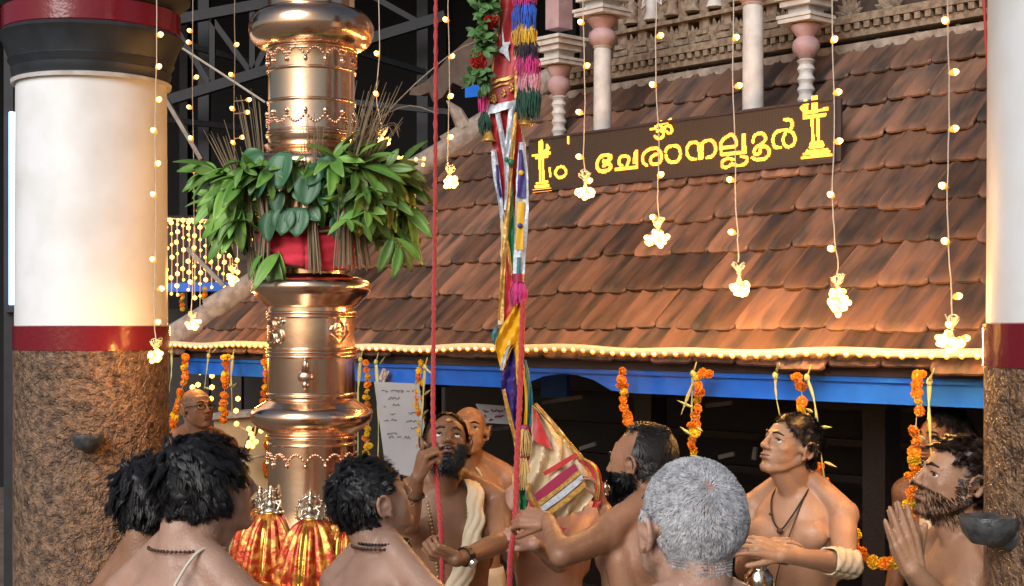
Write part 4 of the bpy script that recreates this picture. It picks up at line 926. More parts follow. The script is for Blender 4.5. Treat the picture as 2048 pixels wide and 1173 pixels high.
for x0, x1, y in ((764, 828, 783), (776, 812, 797), (786, 800, 810), (760, 774, 815), (768, 790, 830), (812, 832, 826), (768, 796, 841), (812, 834, 843), (822, 834, 857), (770, 800, 868), (778, 830, 875)): scribble(b, x0, x1, y, 2.6, ND)
tagp(obj('handwriting', b, M_ink, nb_), kind='stuff')
ps = thing('paper_sign', 'white paper sign with red lettering in the dark hall beside the bald man', 'sign', P(990, 848, 7.6))
b = MB(); b.prism([P(x, y, 7.6) for x, y in reversed([(951, 808), (1034, 814), (1036, 850), (966, 846)])], (0, .006, 0)); obj('sheet', b, M_board, ps)
b = MB()
for x0, x1, y in ((966, 1006, 822), (968, 1026, 833), (974, 992, 840), (1008, 1024, 820)): scribble(b, x0, x1, y, 3.2, lambda x: 7.6, .003)
tagp(obj('lettering', b, M_redink, ps), kind='stuff')
tg = thing('paper_tag', 'small square paper tag hung cornerwise on the blue beam', 'tag', plane_pt(766, 735, .02))
pc = plane_pt(766, 751, .02); b = MB(); b.prism([plane_pt(x, y, .02) for x, y in reversed([(766, 736), (778, 744), (768, 766), (757, 758)])], NV * .006); obj('card', b, mat('printed_tag', (.30, .22, .20), .5, col2=(.6, .55, .5), scale=60, lo=.48, hi=.52), tg)
# ---- red hoisting rope with a twist
def rope(pts, r, m, parent=None, name='rope', strands=3, twist=70):
    fine = smooth_path(pts, 14); b = MB()
    for s in range(strands):
        q = []; L = 0
        for i, p in enumerate(fine):
            if i: L += (p - fine[i - 1]).length
            a = L * twist + 2 * PI * s / strands; q.append(p + Vector((math.cos(a), math.sin(a), 0)) * r * .48)
        b.tube(q, r * .6, 6)
    return obj(name, b, m, parent, smooth=True)
M_redrope = mat('red_rope', (.42, .022, .028), .6, bump=.4, bscale=150, sheen=.3)
hr = rope([P(872, -60, 5.12), P(871, 300, 5.12), P(868, 600, 5.12), P(866, 800, 5.1), P(868, 880, 5.06), P(873, 960, 5.02), P(880, 1035, 4.98), P(884, 1130, 4.98), P(884, 1250, 4.98)], .0085, M_redrope, name='hoisting_rope')
tagp(hr, 'straight red hoisting rope held by the bearded man with raised fist', 'rope')
# ================================================================== TEMPLE FLAG
M_fred = mat('flag_red_silk', (.50, .025, .03), .45, col2=(.42, .018, .02), scale=20, bump=.2, bscale=40, sheen=.3)
M_fgold = mat('gold_zari', (.70, .42, .11), .38, metal=.45, col2=(.42, .22, .05), scale=70, bump=.5, bscale=90, bdist=.004)
M_fsilver = mat('silver_zari', (.62, .65, .70), .45, metal=.25, col2=(.38, .44, .52), scale=90, bump=.4, bscale=70, bdist=.004)
M_fwhite = mat('cream_satin', (.74, .62, .44), .5, metal=.05, col2=(.64, .48, .28), scale=9, bump=.3, bscale=16, bdist=.02)
M_fyel = mat('yellow_silk', (.72, .40, .012), .45, bump=.2, bscale=30)
M_fnavy = mat('navy_silk', (.035, .02, .17), .45, bump=.2, bscale=30)
M_fgreen = mat('green_silk', (.012, .14, .055), .45, bump=.2, bscale=30)
M_fteal = mat('teal_silk', (.02, .17, .22), .45, bump=.2, bscale=30)
M_fmag = mat('magenta_yarn', (.62, .035, .22), .8, sheen=.4); M_fpink = mat('pale_pink_yarn', (.72, .32, .38), .8, sheen=.4)
M_fblk = mat('black_yarn', (.02, .012, .03), .8, sheen=.3); M_fblue = mat('blue_yarn', (.02, .10, .55), .8, sheen=.4)
M_fyarn = mat('yellow_yarn', (.72, .42, .03), .8, sheen=.4); M_fdg = mat('dark_green_yarn', (.012, .075, .045), .8, sheen=.3)
M_gyarn = mat('gold_yarn', (.62, .42, .14), .7, sheen=.3); M_fmaroon = mat('maroon_band_silk', (.30, .012, .06), .5)
flag = thing('temple_flag', 'long folded temple flag of coloured silks with tassels, being hoisted beside the roof', 'flag', P(1030, 1050, 5.3))
def strip(name, rows, m, ncol=6, fold=.01, nf=2.0, th=.003, dd=0.0, sub=7, parent=flag):
    """rows: (xl, yl, xr, yr, depth)"""
    A = smooth_path([P(r[0], r[1], r[4]) for r in rows], sub); B = smooth_path([P(r[2], r[3], r[4]) for r in rows], sub); g = []
    for i, (a, c) in enumerate(zip(A, B)):
        row = []
        for j in range(ncol + 1):
            u = j / ncol; q = a.lerp(c, u); q = q + Vector((0, fold * math.sin(u * nf * 2 * PI + i * .35) - dd, 0)); wd = min(1, (a - c).length / .12) * (1 if fold else 0); q = q + mnoise.noise_vector(q * 34) * .006 * wd + mnoise.noise_vector(q * 90) * .002 * wd; row.append(q)
        g.append(row)
    b = MB(); b.grid(g, min(th, .0016)); return obj(name, b, m, parent, angle=55)
def tuft(name, x, y0, y1, w, d, m, n=90, seed=1, parent=flag, jag=.5, tilt=0, tube=.0022):
    rr = random.Random(seed); b = MB()
    for k in range(n):
        a = rr.uniform(0, 2 * PI); r0 = math.sqrt(rr.random()); s = w / 2
        p0 = P(x + r0 * math.cos(a) * s * .6, y0 + rr.uniform(0, (y1 - y0) * .3), d + r0 * math.sin(a) * s * .6 * d / F)
        p2 = P(x + tilt + r0 * math.cos(a) * s * 1.1 + rr.uniform(-4, 4), y1 + rr.uniform(-jag, .3) * (y1 - y0) * .4, d + r0 * math.sin(a) * s * 1.1 * d / F)
        p1 = p0.lerp(p2, .5) + Vector((rr.uniform(-.008, .008) + math.cos(a) * .008, math.sin(a) * .008 - .003, 0)); b.tube([p0, p1, p2], [tube, tube, tube * .5], 3, False)
    return obj(name, b, m, parent)
d0 = 5.25
# upper red panel with trims and motifs
red = strip('red_panel', [(1000, -60, 1034, -60, d0), (998, 40, 1031, 40, d0), (988, 120, 1032, 118, d0), (975, 215, 1033, 203, d0)], M_fred, 8, .006, 1)
strip('silver_border', [(973, 212, 1034, 199, d0), (974, 232, 1034, 214, d0)], M_fsilver, 8, .006, 1, .004, .006, 2)
strip('gold_border', [(981, 165, 1033, 148, d0), (980, 172, 1033, 155, d0)], M_fgold, 8, .004, 1, .003, .006, 2); strip('gold_border', [(981, 177, 1033, 160, d0), (980, 181, 1033, 164, d0)], M_fgold, 8, .004, 1, .003, .006, 2)
strip('gold_edge', [(1029, -60, 1035, -60, d0), (1029, 40, 1034, 40, d0), (1029, 200, 1034, 200, d0)], M_fgold, 2, 0, 1, .004, .007); strip('gold_edge', [(998, -60, 1001, -60, d0), (996, 40, 1000, 40, d0), (985, 120, 989, 120, d0), (974, 212, 979, 212, d0)], M_fgold, 2, 0, 1, .004, .007)
b = MB(); pk = [(1004, 50), (1009, 85), (1020, 84), (1016, 98), (1020, 125), (1007, 108), (995, 104), (1005, 92)]
b.prism([P(x, y, d0 - .012) for x, y in reversed(pk)], (0, .008, 0)); obj('silver_emblem', b, M_fsilver, flag)
for x, y in ((984, 195), (1007, 186), (1023, 176), (989, 198)):
    b = MB()
    for k in range(5): b.ball(P(x + 3 * math.sin(k * 2.4), y - 6 + k * 3, d0 - .012), (.006, .003, .006), 7, 5)
    obj('gold_motif', b, M_fgold, flag, smooth=True)
# coloured yarn fringe down the right side
for i, (y0, y1, m, x, w) in enumerate(((-40, 8, M_fmag, 1048, 42), (-10, 58, M_fblue, 1050, 42), (36, 88, M_fyarn, 1050, 42), (66, 120, M_fblk, 1053, 42), (96, 150, M_fmag, 1055, 44), (130, 182, M_fpink, 1057, 42), (152, 232, M_fdg, 1056, 44))): tuft('yarn_fringe', x, y0, y1, w, d0 - .01, m, 260, i + 1)
b = MB(); b.lathe([(.004, .02), (.012, .012), (.02, -.012), (.026, -.018), (.02, -.02)], P(1052, 240, d0), 12); obj('small_bell', b, M_fgold, flag, smooth=True)
tuft('yarn_fringe', 967, 165, 225, 14, d0, M_fmag, 40, 21); tuft('yarn_fringe', 969, 220, 268, 20, d0, M_fdg, 60, 22)
b = MB(); b.lathe([(.004, .02), (.012, .012), (.02, -.012), (.026, -.018), (.02, -.02)], P(977, 272, d0), 12); obj('small_bell', b, M_fgold, flag, smooth=True)
# leaf garland with rose on the left side
gl = thing('leaf_garland', 'green leaf garland with red rose tied along the red flag panel', 'garland', P(960, 100, 5.22))
M_tulsi = mat('tulsi_leaf', (.05, .13, .03), .55, rnd=.4); TU = leaf_mesh('small_leaf', .045, .011, False, M_tulsi, .2, 4)
rr = random.Random(12)
for k in range(190):
    u = rr.random(); x = 978 - 22 * u + rr.uniform(-15, 15); y = -40 + 215 * u
    if 108 < y < 138: continue
    d = Vector((rr.uniform(-1, 1), rr.uniform(-1, .3), rr.uniform(-.9, .5))).normalized(); zz = Vector((0, -1, .4)); yv = d; z = (zz - yv * zz.dot(yv)).normalized(); xv = yv.cross(z)
    inst('leaf', TU, gl, Matrix.Translation(P(x, y, 5.22 + rr.uniform(-.03, .02))) @ Matrix((xv, yv, z)).transposed().to_4x4())
FLR = flower_mesh(mat('red_rose', (.45, .02, .015), .6, rnd=.2), 8)
for x, y in ((957, 116), (953, 126), (962, 124), (958, 133), (985, 42), (979, 45)): inst('rose', FLR, gl, Matrix.Translation(P(x, y, 5.2)) @ Euler((rr.uniform(0, 3), rr.uniform(0, 3), 0)).to_matrix().to_4x4())
b = MB(); b.tube([P(985, -60, 5.24), P(970, 60, 5.24), P(957, 165, 5.24)], .006, 6); obj('stem', b, M_tulsi, gl)
# middle: red, silver and gold ribbons
strip('backing_cloth', [(984, 225, 1036, 218, d0 + .035), (984, 290, 1050, 290, d0 + .035), (990, 360, 1055, 360, d0 + .035), (1000, 430, 1055, 430, d0 + .035), (1002, 510, 1048, 510, d0 + .035), (1000, 590, 1044, 590, d0 + .035), (996, 650, 1040, 650, d0 + .035)], M_fwhite, 10, .010, 2)
strip('red_cloth', [(978, 222, 1030, 215, d0 + .02), (984, 280, 1044, 280, d0 + .02), (995, 340, 1046, 350, d0 + .02), (1000, 420, 1040, 420, d0 + .02)], M_fred, 6, .012, 2)
strip('white_ribbon', [(990, 228, 1000, 226, d0 - .005), (1000, 280, 1010, 280, d0 - .005), (1010, 350, 1024, 350, d0 - .005), (1008, 420, 1020, 425, d0 - .005)], M_fsilver, 3, .004, 1)
strip('white_ribbon', [(1018, 215, 1030, 212, d0 - .008), (1012, 270, 1024, 272, d0 - .008), (1008, 310, 1018, 320, d0 - .008), (1010, 360, 1020, 370, d0 - .008)], M_fsilver, 3, .004, 1)
strip('white_ribbon', [(982, 300, 992, 300, d0 - .002), (986, 350, 1000, 352, d0 - .002), (996, 400, 1006, 410, d0 - .002), (1002, 440, 1008, 445, d0 - .002)], M_fsilver, 3, .004, 1)
strip('navy_patch', [(988, 330, 996, 330, d0 - .004), (992, 365, 1000, 368, d0 - .004), (1000, 395, 1006, 400, d0 - .004)], M_fnavy, 3, .002, 1)
strip('gold_ribbon', [(1028, 225, 1036, 225, d0 - .012), (1022, 290, 1030, 290, d0 - .012), (1016, 380, 1022, 380, d0 - .012), (1006, 470, 1016, 470, d0 - .012), (1000, 560, 1010, 560, d0 - .012), (996, 640, 1008, 645, d0 - .012)], M_fgold, 3, .003, 1)
b = MB(); b.ball(P(1022, 325, d0 - .03), (.012, .006, .012), 8, 6); b.ball(P(1013, 320, d0 - .03), (.008, .005, .010), 8, 6); obj('green_bead', b, M_fgreen, flag, smooth=True)
pr = strip('patched_ribbon', [(1038, 285, 1048, 285, d0 - .016), (1034, 340, 1056, 345, d0 - .016), (1030, 420, 1057, 420, d0 - .016), (1028, 500, 1052, 500, d0 - .016), (1026, 556, 1048, 556, d0 - .016)], M_fsilver, 6, .004, 1)
strip('navy_patch', [(1038, 300, 1044, 300, d0 - .024), (1036, 350, 1050, 352, d0 - .024), (1034, 394, 1050, 396, d0 - .024)], M_fnavy, 4, .002, 1, parent=pr)
strip('yellow_patch', [(1033, 404, 1049, 404, d0 - .024), (1033, 450, 1048, 450, d0 - .024), (1031, 500, 1046, 500, d0 - .024)], M_fyel, 4, .002, 1, parent=pr)
strip('teal_patch', [(1034, 515, 1042, 515, d0 - .024), (1033, 552, 1040, 552, d0 - .024)], M_fteal, 3, .002, 1, parent=pr)
for x, y, m in ((1042, 346, M_fyel), (1040, 452, M_fnavy)):
    b = MB(); b.ball(P(x, y, d0 - .027), (.0095, .003, .0095), 12, 8); obj('round_patch', b, m, pr, smooth=True)
strip('green_cloth', [(1018, 370, 1026, 372, d0), (1016, 430, 1028, 430, d0), (1014, 480, 1030, 490, d0), (1020, 540, 1028, 545, d0)], M_fgreen, 4, .008, 1)
strip('red_cloth', [(1008, 490, 1014, 490, d0 - .004), (1005, 560, 1024, 560, d0 - .004), (1008, 610, 1028, 606, d0 - .004), (1008, 645, 1014, 650, d0 - .004)], M_fred, 4, .005, 1)
strip('gold_ribbon', [(1008, 470, 1014, 470, d0 - .010), (1014, 500, 1020, 500, d0 - .010), (1020, 550, 1026, 552, d0 - .010)], M_fgold, 3, .002, 1)
# pink tassel
b = MB(); b.lathe([(.012, -.01), (.021, -.008), (.021, .02), (.012, .022)], P(1036, 560, d0 - .02), 14); ts_ = obj('tassel_cap', b, M_fmaroon, flag, angle=40)
tuft('tassel_yarn', 1035, 558, 606, 30, d0 - .02, M_fmag, 150, 31, parent=ts_, jag=.15)
# lower folds
strip('yellow_cloth', [(1028, 604, 1042, 604, d0 - .01), (1012, 640, 1042, 636, d0 - .01), (992, 680, 1040, 680, d0 - .01), (998, 725, 1022, 700, d0 - .01), (1003, 742, 1010, 735, d0 - .01)], M_fyel, 8, .014, 1.5)
strip('yellow_cloth', [(1024, 690, 1038, 690, d0 - .004), (1030, 730, 1040, 730, d0 - .004), (1034, 770, 1040, 770, d0 - .004)], M_fyel, 4, .008, 1)
strip('silver_edge', [(1018, 680, 1026, 676, d0 - .02), (1006, 710, 1014, 712, d0 - .02), (1000, 740, 1006, 742, d0 - .02)], M_fsilver, 3, .002, 1)
strip('teal_cloth', [(990, 655, 996, 650, d0 - .012), (984, 670, 994, 675, d0 - .012), (988, 690, 994, 690, d0 - .012)], M_fteal, 3, .004, 1)
strip('navy_cloth', [(1022, 690, 1026, 690, d0), (1006, 740, 1032, 735, d0), (1002, 775, 1038, 775, d0), (1016, 820, 1038, 820, d0), (1030, 870, 1040, 870, d0), (1034, 905, 1040, 905, d0)], M_fnavy, 6, .012, 1.5)
strip('cream_edge', [(1004, 780, 1010, 778, d0 - .012), (1014, 830, 1022, 828, d0 - .012), (1026, 875, 1032, 872, d0 - .012), (1030, 905, 1036, 905, d0 - .012)], M_fgold, 3, .003, 1)
strip('teal_stripe', [(1048, 720, 1052, 720, d0), (1052, 770, 1062, 765, d0), (1058, 820, 1066, 815, d0), (1050, 870, 1064, 870, d0)], M_fteal, 4, .006, 1)
strip('gold_stripe', [(1044, 730, 1048, 728, d0 - .006), (1050, 790, 1055, 785, d0 - .006), (1048, 850, 1054, 850, d0 - .006)], M_fyel, 2, .004, 1)
tuft('gold_tassel', 1048, 858, 908, 26, d0 - .03, M_gyarn, 90, 41, jag=.15, tube=.003); tuft('gold_tassel', 1046, 915, 975, 26, d0 - .03, M_gyarn, 90, 42, jag=.15, tilt=-4, tube=.003)
strip('red_tie', [(1038, 850, 1062, 852, d0 - .03), (1038, 866, 1062, 866, d0 - .03)], M_fmaroon, 4, .006, 1, .006); strip('red_tie', [(1036, 905, 1062, 908, d0 - .03), (1036, 920, 1062, 922, d0 - .03)], M_fmaroon, 4, .006, 1, .006)
# broad cream pennant gathered in the hands
pen = strip('cream_pennant', [(1064, 812, 1068, 812, d0 - .02), (1064, 850, 1098, 848, d0 - .03), (1062, 890, 1128, 885, d0 - .05), (1058, 930, 1155, 920, d0 - .06), (1054, 965, 1180, 948, d0 - .06), (1056, 1000, 1190, 985, d0 - .05), (1090, 1045, 1165, 1020, d0 - .04)], M_fwhite, 22, .020, 2.6, .003, 0, 7)
strip('gold_border', [(1068, 808, 1073, 806, d0 - .035), (1098, 846, 1106, 842, d0 - .05), (1128, 884, 1138, 880, d0 - .07), (1155, 918, 1165, 912, d0 - .08), (1180, 950, 1190, 944, d0 - .08)], M_fgold, 3, .003, 1, .004, 0, 5, pen)
strip('gold_border', [(1054, 968, 1060, 966, d0 - .085), (1060, 1000, 1068, 996, d0 - .085), (1085, 1035, 1094, 1028, d0 - .08), (1110, 1056, 1118, 1048, d0 - .08)], M_fgold, 3, .003, 1, .004, 0, 5, pen)
strip('red_triangle', [(1067, 818, 1071, 818, d0 - .05), (1066, 850, 1088, 860, d0 - .06), (1068, 880, 1104, 896, d0 - .075), (1092, 894, 1102, 898, d0 - .075)], M_fred, 4, .003, 1, .003, 0, 5, pen)
strip('red_band', [(1152, 905, 1156, 912, d0 - .092), (1118, 925, 1124, 934, d0 - .092), (1086, 945, 1090, 952, d0 - .088)], M_fred, 3, 0.0, 1, .003, 0, 5, pen)
strip('maroon_band', [(1150, 927, 1156, 940, d0 - .095), (1110, 955, 1118, 972, d0 - .095), (1068, 990, 1074, 1004, d0 - .09)], M_fmaroon, 4, 0.0, 1, .003, 0, 5, pen)
strip('gold_band', [(1158, 940, 1162, 948, d0 - .092), (1118, 972, 1122, 980, d0 - .092), (1076, 1004, 1080, 1012, d0 - .088)], M_fgold, 3, 0.0, 1, .003, 0, 5, pen)
strip('silver_band', [(1163, 950, 1168, 960, d0 - .092), (1122, 983, 1128, 994, d0 - .092), (1080, 1015, 1086, 1024, d0 - .088)], M_fsilver, 3, 0.0, 1, .003, 0, 5, pen)
strip('gold_band', [(1169, 963, 1173, 972, d0 - .090), (1130, 996, 1135, 1005, d0 - .090), (1090, 1026, 1095, 1034, d0 - .086)], M_fgold, 3, 0.0, 1, .003, 0, 5, pen)
strip('red_border', [(1155, 920, 1170, 918, d0 - .09), (1178, 940, 1196, 934, d0 - .09), (1190, 970, 1204, 968, d0 - .09), (1188, 1000, 1202, 1002, d0 - .09), (1184, 1016, 1196, 1016, d0 - .09)], M_fred, 4, .008, 1, .004, 0, 5, pen)
strip('gold_border', [(1164, 918, 1169, 916, d0 - .105), (1186, 936, 1191, 933, d0 - .105), (1195, 968, 1200, 967, d0 - .105), (1192, 1000, 1197, 1001, d0 - .105)], M_fgold, 2, .004, 1, .003, 0, 5, pen)
strip('red_border', [(1056, 1000, 1064, 1000, d0 - .07), (1066, 1025, 1080, 1022, d0 - .07), (1100, 1058, 1120, 1052, d0 - .07), (1126, 1066, 1134, 1056, d0 - .07)], M_fred, 4, .008, 1, .004, 0, 5, pen)
strip('green_cloth', [(1036, 955, 1056, 955, d0 - .02), (1034, 985, 1058, 985, d0 - .02), (1040, 1020, 1054, 1022, d0 - .02)], M_fgreen, 5, .012, 1.5)
# red rope running down through the flag
fr = rope([P(1046, 600, 5.2), P(1044, 680, 5.18), P(1041, 760, 5.16), P(1038, 830, 5.12), P(1034, 920, 5.08), P(1032, 1000, 5.04), P(1028, 1060, 5.0), P(1020, 1130, 5.0), P(1018, 1250, 5.0)], .010, M_redrope, name='flag_rope')
tagp(fr, 'soft red rope running down through the flag folds into the hands', 'rope')
# ================================================================== PEOPLE
def skin(name, c, c2):
    m = mat(name, c, .46, col2=c2, scale=11, detail=8, bump=.4, bscale=160, sss=.15, spec=.42, bdist=.004, lo=.3, hi=.7)
    N, L, bs = nodes_of(m); tc = N.new('ShaderNodeTexCoord'); no = N.new('ShaderNodeTexNoise'); no.inputs['Scale'].default_value = 34; no.inputs['Detail'].default_value = 6; L.new(tc.outputs['Object'], no.inputs['Vector'])
    mr = N.new('ShaderNodeMapRange'); mr.inputs[1].default_value = .35; mr.inputs[2].default_value = .7; mr.inputs[3].default_value = .30; mr.inputs[4].default_value = .62; L.new(no.outputs[0], mr.inputs[0]); L.new(mr.outputs[0], bs.inputs['Roughness'])
    n2 = N.new('ShaderNodeTexNoise'); n2.inputs['Scale'].default_value = 4.5; n2.inputs['Detail'].default_value = 3; L.new(tc.outputs['Object'], n2.inputs['Vector'])
    m2 = N.new('ShaderNodeMapRange'); m2.inputs[1].default_value = .35; m2.inputs[2].default_value = .65; m2.inputs[3].default_value = .74; m2.inputs[4].default_value = 1.2; L.new(n2.outputs[0], m2.inputs[0])
    hs = N.new('ShaderNodeHueSaturation'); src = bs.inputs['Base Color'].links[0].from_socket; L.new(src, hs.inputs['Color']); L.new(m2.outputs[0], hs.inputs['Value']); L.new(hs.outputs[0], bs.inputs['Base Color'])
    return m
SK_fair = skin('skin_fair_brown', (.46, .285, .215), (.39, .225, .16)); SK_mid = skin('skin_brown', (.34, .175, .105), (.27, .13, .075)); SK_dark = skin('skin_deep_brown', (.22, .105, .055), (.16, .075, .038)); SK_deep = skin('skin_warm_deep_brown', (.27, .135, .075), (.20, .095, .05)); SK_tan = skin('skin_tan', (.44, .25, .15), (.36, .19, .11))
M_hairb = mat('black_hair', (.010, .010, .012), .48, spec=.4); M_hairbr = mat('dark_brown_hair', (.022, .013, .009), .42); M_hairg = mat('grey_hair', (.56, .57, .60), .5, col2=(.30, .30, .32), scale=80); M_hairgd = mat('grizzled_hair', (.020, .017, .016), .5)
M_eyew = mat('eye_white', (.62, .58, .54), .25); M_iris = mat('dark_iris', (.02, .011, .008), .15)
M_lip = mat('lip', (.25, .105, .08), .5); M_mundu = mat('cream_cotton', (.68, .62, .50), .8, col2=(.6, .53, .42), scale=8, bump=.3, bscale=30, sheen=.2)
M_bead = mat('rudraksha_bead', (.06, .028, .02), .5); M_beadg = mat('gilt_bead', (.42, .30, .16), .3, metal=.6); M_black = mat('black_plastic', (.012, .012, .013), .35); M_steelw = mat('watch_steel', (.6, .6, .6), .25, metal=1)
def ellip(b, c, r, Rm=None, seg=18, rings=12): b.ball(c, r, seg, rings, Rm)
def capsule(b, a, c, ra, rb, n=14):
    a = Vector(a); c = Vector(c); t = (c - a); L = t.length
    if L < 1e-6: b.ball(a, ra, n, 8); return
    t.normalize(); pts = []; rs = []
    for k in range(5): th = PI / 2 * (1 - k / 4); pts.append(a - t * ra * math.sin(th)); rs.append(max(1e-4, ra * math.cos(th)))
    for k in range(1, 5): th = PI / 2 * k / 4; pts.append(c + t * rb * math.sin(th)); rs.append(max(1e-4, rb * math.cos(th)))
    pts.insert(5, c.copy()); rs.insert(5, rb)
    b.tube(pts, rs, n)
def loft(b, secs, X, n=24):
    """secs: (z, yc, rx, ry, p) in local space mapped through X"""
    vs = []
    for z, yc, rx, ry, p in secs:
        for j in range(n):
            a = 2 * PI * j / n; ca, sa = math.cos(a), math.sin(a)
            vs.append(X(Vector((rx * math.copysign(abs(ca) ** (2 / p), ca), yc + ry * math.copysign(abs(sa) ** (2 / p), sa), z))))
    k = len(secs); fs = [(i * n + j, i * n + (j + 1) % n, (i + 1) * n + (j + 1) % n, (i + 1) * n + j) for i in range(k - 1) for j in range(n)]
    fs += [tuple(range(n - 1, -1, -1)), tuple((k - 1) * n + j for j in range(n))]
    b.add(vs, fs)
def remesh(mb, voxel, sm=4):
    me = bpy.data.meshes.new('tmp'); me.from_pydata([tuple(v) for v in mb.v], [], mb.f); o = bpy.data.objects.new('tmp', me); COL.objects.link(o)
    m1 = o.modifiers.new('r', 'REMESH'); m1.mode = 'VOXEL'; m1.voxel_size = voxel; m1.use_smooth_shade = True
    m2 = o.modifiers.new('s', 'SMOOTH'); m2.factor = .5; m2.iterations = sm
    dg = bpy.context.evaluated_depsgraph_get(); dg.update(); out = bpy.data.meshes.new_from_object(o.evaluated_get(dg))
    bpy.data.objects.remove(o); bpy.data.meshes.remove(me); return out
def hand(b, w, f, pn, side, curls=(.5, .5, .5, .5), thumb=(.5, .3), spread=.10, sc=1.0, tl=None):
    """w wrist, f finger direction, pn palm normal (palm faces pn), side +1: thumb lies along f x pn"""
    w = Vector(w); f = Vector(f).normalized(); pn = Vector(pn); pn = (pn - f * pn.dot(f)).normalized(); s = f.cross(pn) * side
    W_ = lambda x, y, z: w + (s * x + f * y + pn * z) * sc
    kn = [(.030, .088, 0), (.010, .093, -.003), (-.011, .089, -.002), (-.030, .080, 0)]
    for k in kn: capsule(b, W_(k[0] * .55, .008, 0), W_(*k), .0145 * sc, .0115 * sc, 10)
    capsule(b, W_(.012, .02, .004), W_(.026, .055, .008), .017 * sc, .013 * sc, 10)
    ln = [(.040, .024, .020), (.045, .028, .021), (.041, .026, .020), (.032, .020, .018)]
    for i in range(4):
        p = W_(*kn[i]); a0 = spread * (1.5 - i); cu = curls[i]; d = (f * math.cos(a0) + s * math.sin(a0)); ang = 0; r = (.0098, .0100, .0096, .0086)[i]
        for j in range(3):
            ang += cu * (.75, 1.0, .65)[j]; v = d * math.cos(ang) + pn * math.sin(ang); q = p + v * ln[i][j] * sc
            capsule(b, p, q, r * sc, r * .88 * sc, 10); p = q; r *= .9
    p = W_(.022, .022, .006); a0, cu = thumb
    d = (f * math.cos(a0) + s * math.sin(a0) + pn * .25).normalized()
    for j, L in enumerate((.042, .032, .026)):
        d2 = (d * math.cos(cu * j * .6) + pn * math.sin(cu * j * .6) * .8 - s * math.sin(cu * j * .6) * .5).normalized(); q = p + d2 * L * sc; capsule(b, p, q, (.0125, .0108, .0100)[j] * sc, (.0110, .0100, .0088)[j] * sc, 10); p = q
def head_prims(b, X, sc, nose=1.0, jaw=1.0, ears=True):
    E = lambda c, r: ellip_x(b, c, r, X)
    C_ = lambda a, c, ra, rb: capsule(b, X(Vector(a)), X(Vector(c)), ra * sc, rb * sc, 12)
    E((0, .018, .030), (.0755, .096, .084))
    loft(b, [(.062, -.006, .064, .074, 2.2), (.03, -.012, .068, .076, 2.3), (0, -.018, .067, .073, 2.3), (-.03, -.022, .063 * jaw, .070, 2.3), (-.06, -.030, .054 * jaw, .060, 2.4), (-.085, -.038, .043 * jaw, .049, 2.4), (-.105, -.046, .028 * jaw, .034, 2.2), (-.114, -.050, .014, .018, 2)], X)
    for k in (-1, 1):
        C_((.052 * k * jaw, .012, -.040), (.040 * k * jaw, -.035, -.082), .020, .017); C_((.040 * k * jaw, -.035, -.082), (.014 * k, -.072, -.100), .017, .015)
        E((.042 * k, -.058, -.022), (.022, .022, .020)); E((.043 * k * jaw, -.042, -.048), (.021, .032, .028))
        C_((.012 * k, -.089, .024), (.046 * k, -.072, .022), .0095, .008)
        C_((.017 * k, -.0835, .0095), (.033 * k, -.0845, .0125), .0042, .0046); C_((.033 * k, -.0845, .0125), (.048 * k, -.074, .006), .0046, .004)
        C_((.018 * k, -.082, -.008), (.034 * k, -.0815, -.0125), .0038, .0042); C_((.034 * k, -.0815, -.0125), (.047 * k, -.073, -.005), .0042, .0038)
        E((.0135 * k * nose, -.098, -.031), (.0095, .012, .009))
        if not ears: continue
        o = Vector((.079 * k, .014, -.004)); er = []
        for a in np.linspace(-1.2, PI + 1.35, 12): er.append(o + Vector((.010 * k + .004 * k * math.sin(a), .019 * math.cos(a) * -1 * -1 + .004, .030 * math.sin(a) * 1.0 + .002)))
        b.tube([X(p) for p in er], .0058 * sc, 8); E(tuple(o + Vector((.001 * k, .003, 0))), (.007, .017, .025)); E(tuple(o + Vector((.004 * k, -.008, -.030))), (.006, .008, .010))
        C_((.072 * k, .004, -.004), (.080 * k, .012, -.004), .014, .012)
    C_((0, -.090, .016), (0, -.105 - .004 * nose, -.022), .0088, .0105); E((0, -.109 - .003 * nose, -.028), (.0125 * nose, .011, .0105))
    C_((0, -.086, -.036), (0, -.088, -.052), .010, .011)
    for z, r, y in ((-.0555, .0062, -.098), (-.0665, .0076, -.0965)):
        C_((-.021, y + .012, z - .001), (-.008, y, z), r * .7, r); C_((-.008, y, z), (.008, y, z), r, r); C_((.008, y, z), (.021, y + .012, z - .001), r, r * .7)
    E((0, -.080, -.097), (.022, .018, .016))
def ellip_x(b, c, r, X):
    t = MB(); t.ball((0, 0, 0), r, 18, 12); c = Vector(c); b.add([X(c + Vector(v)) for v in t.v], t.f)
class Person: pass
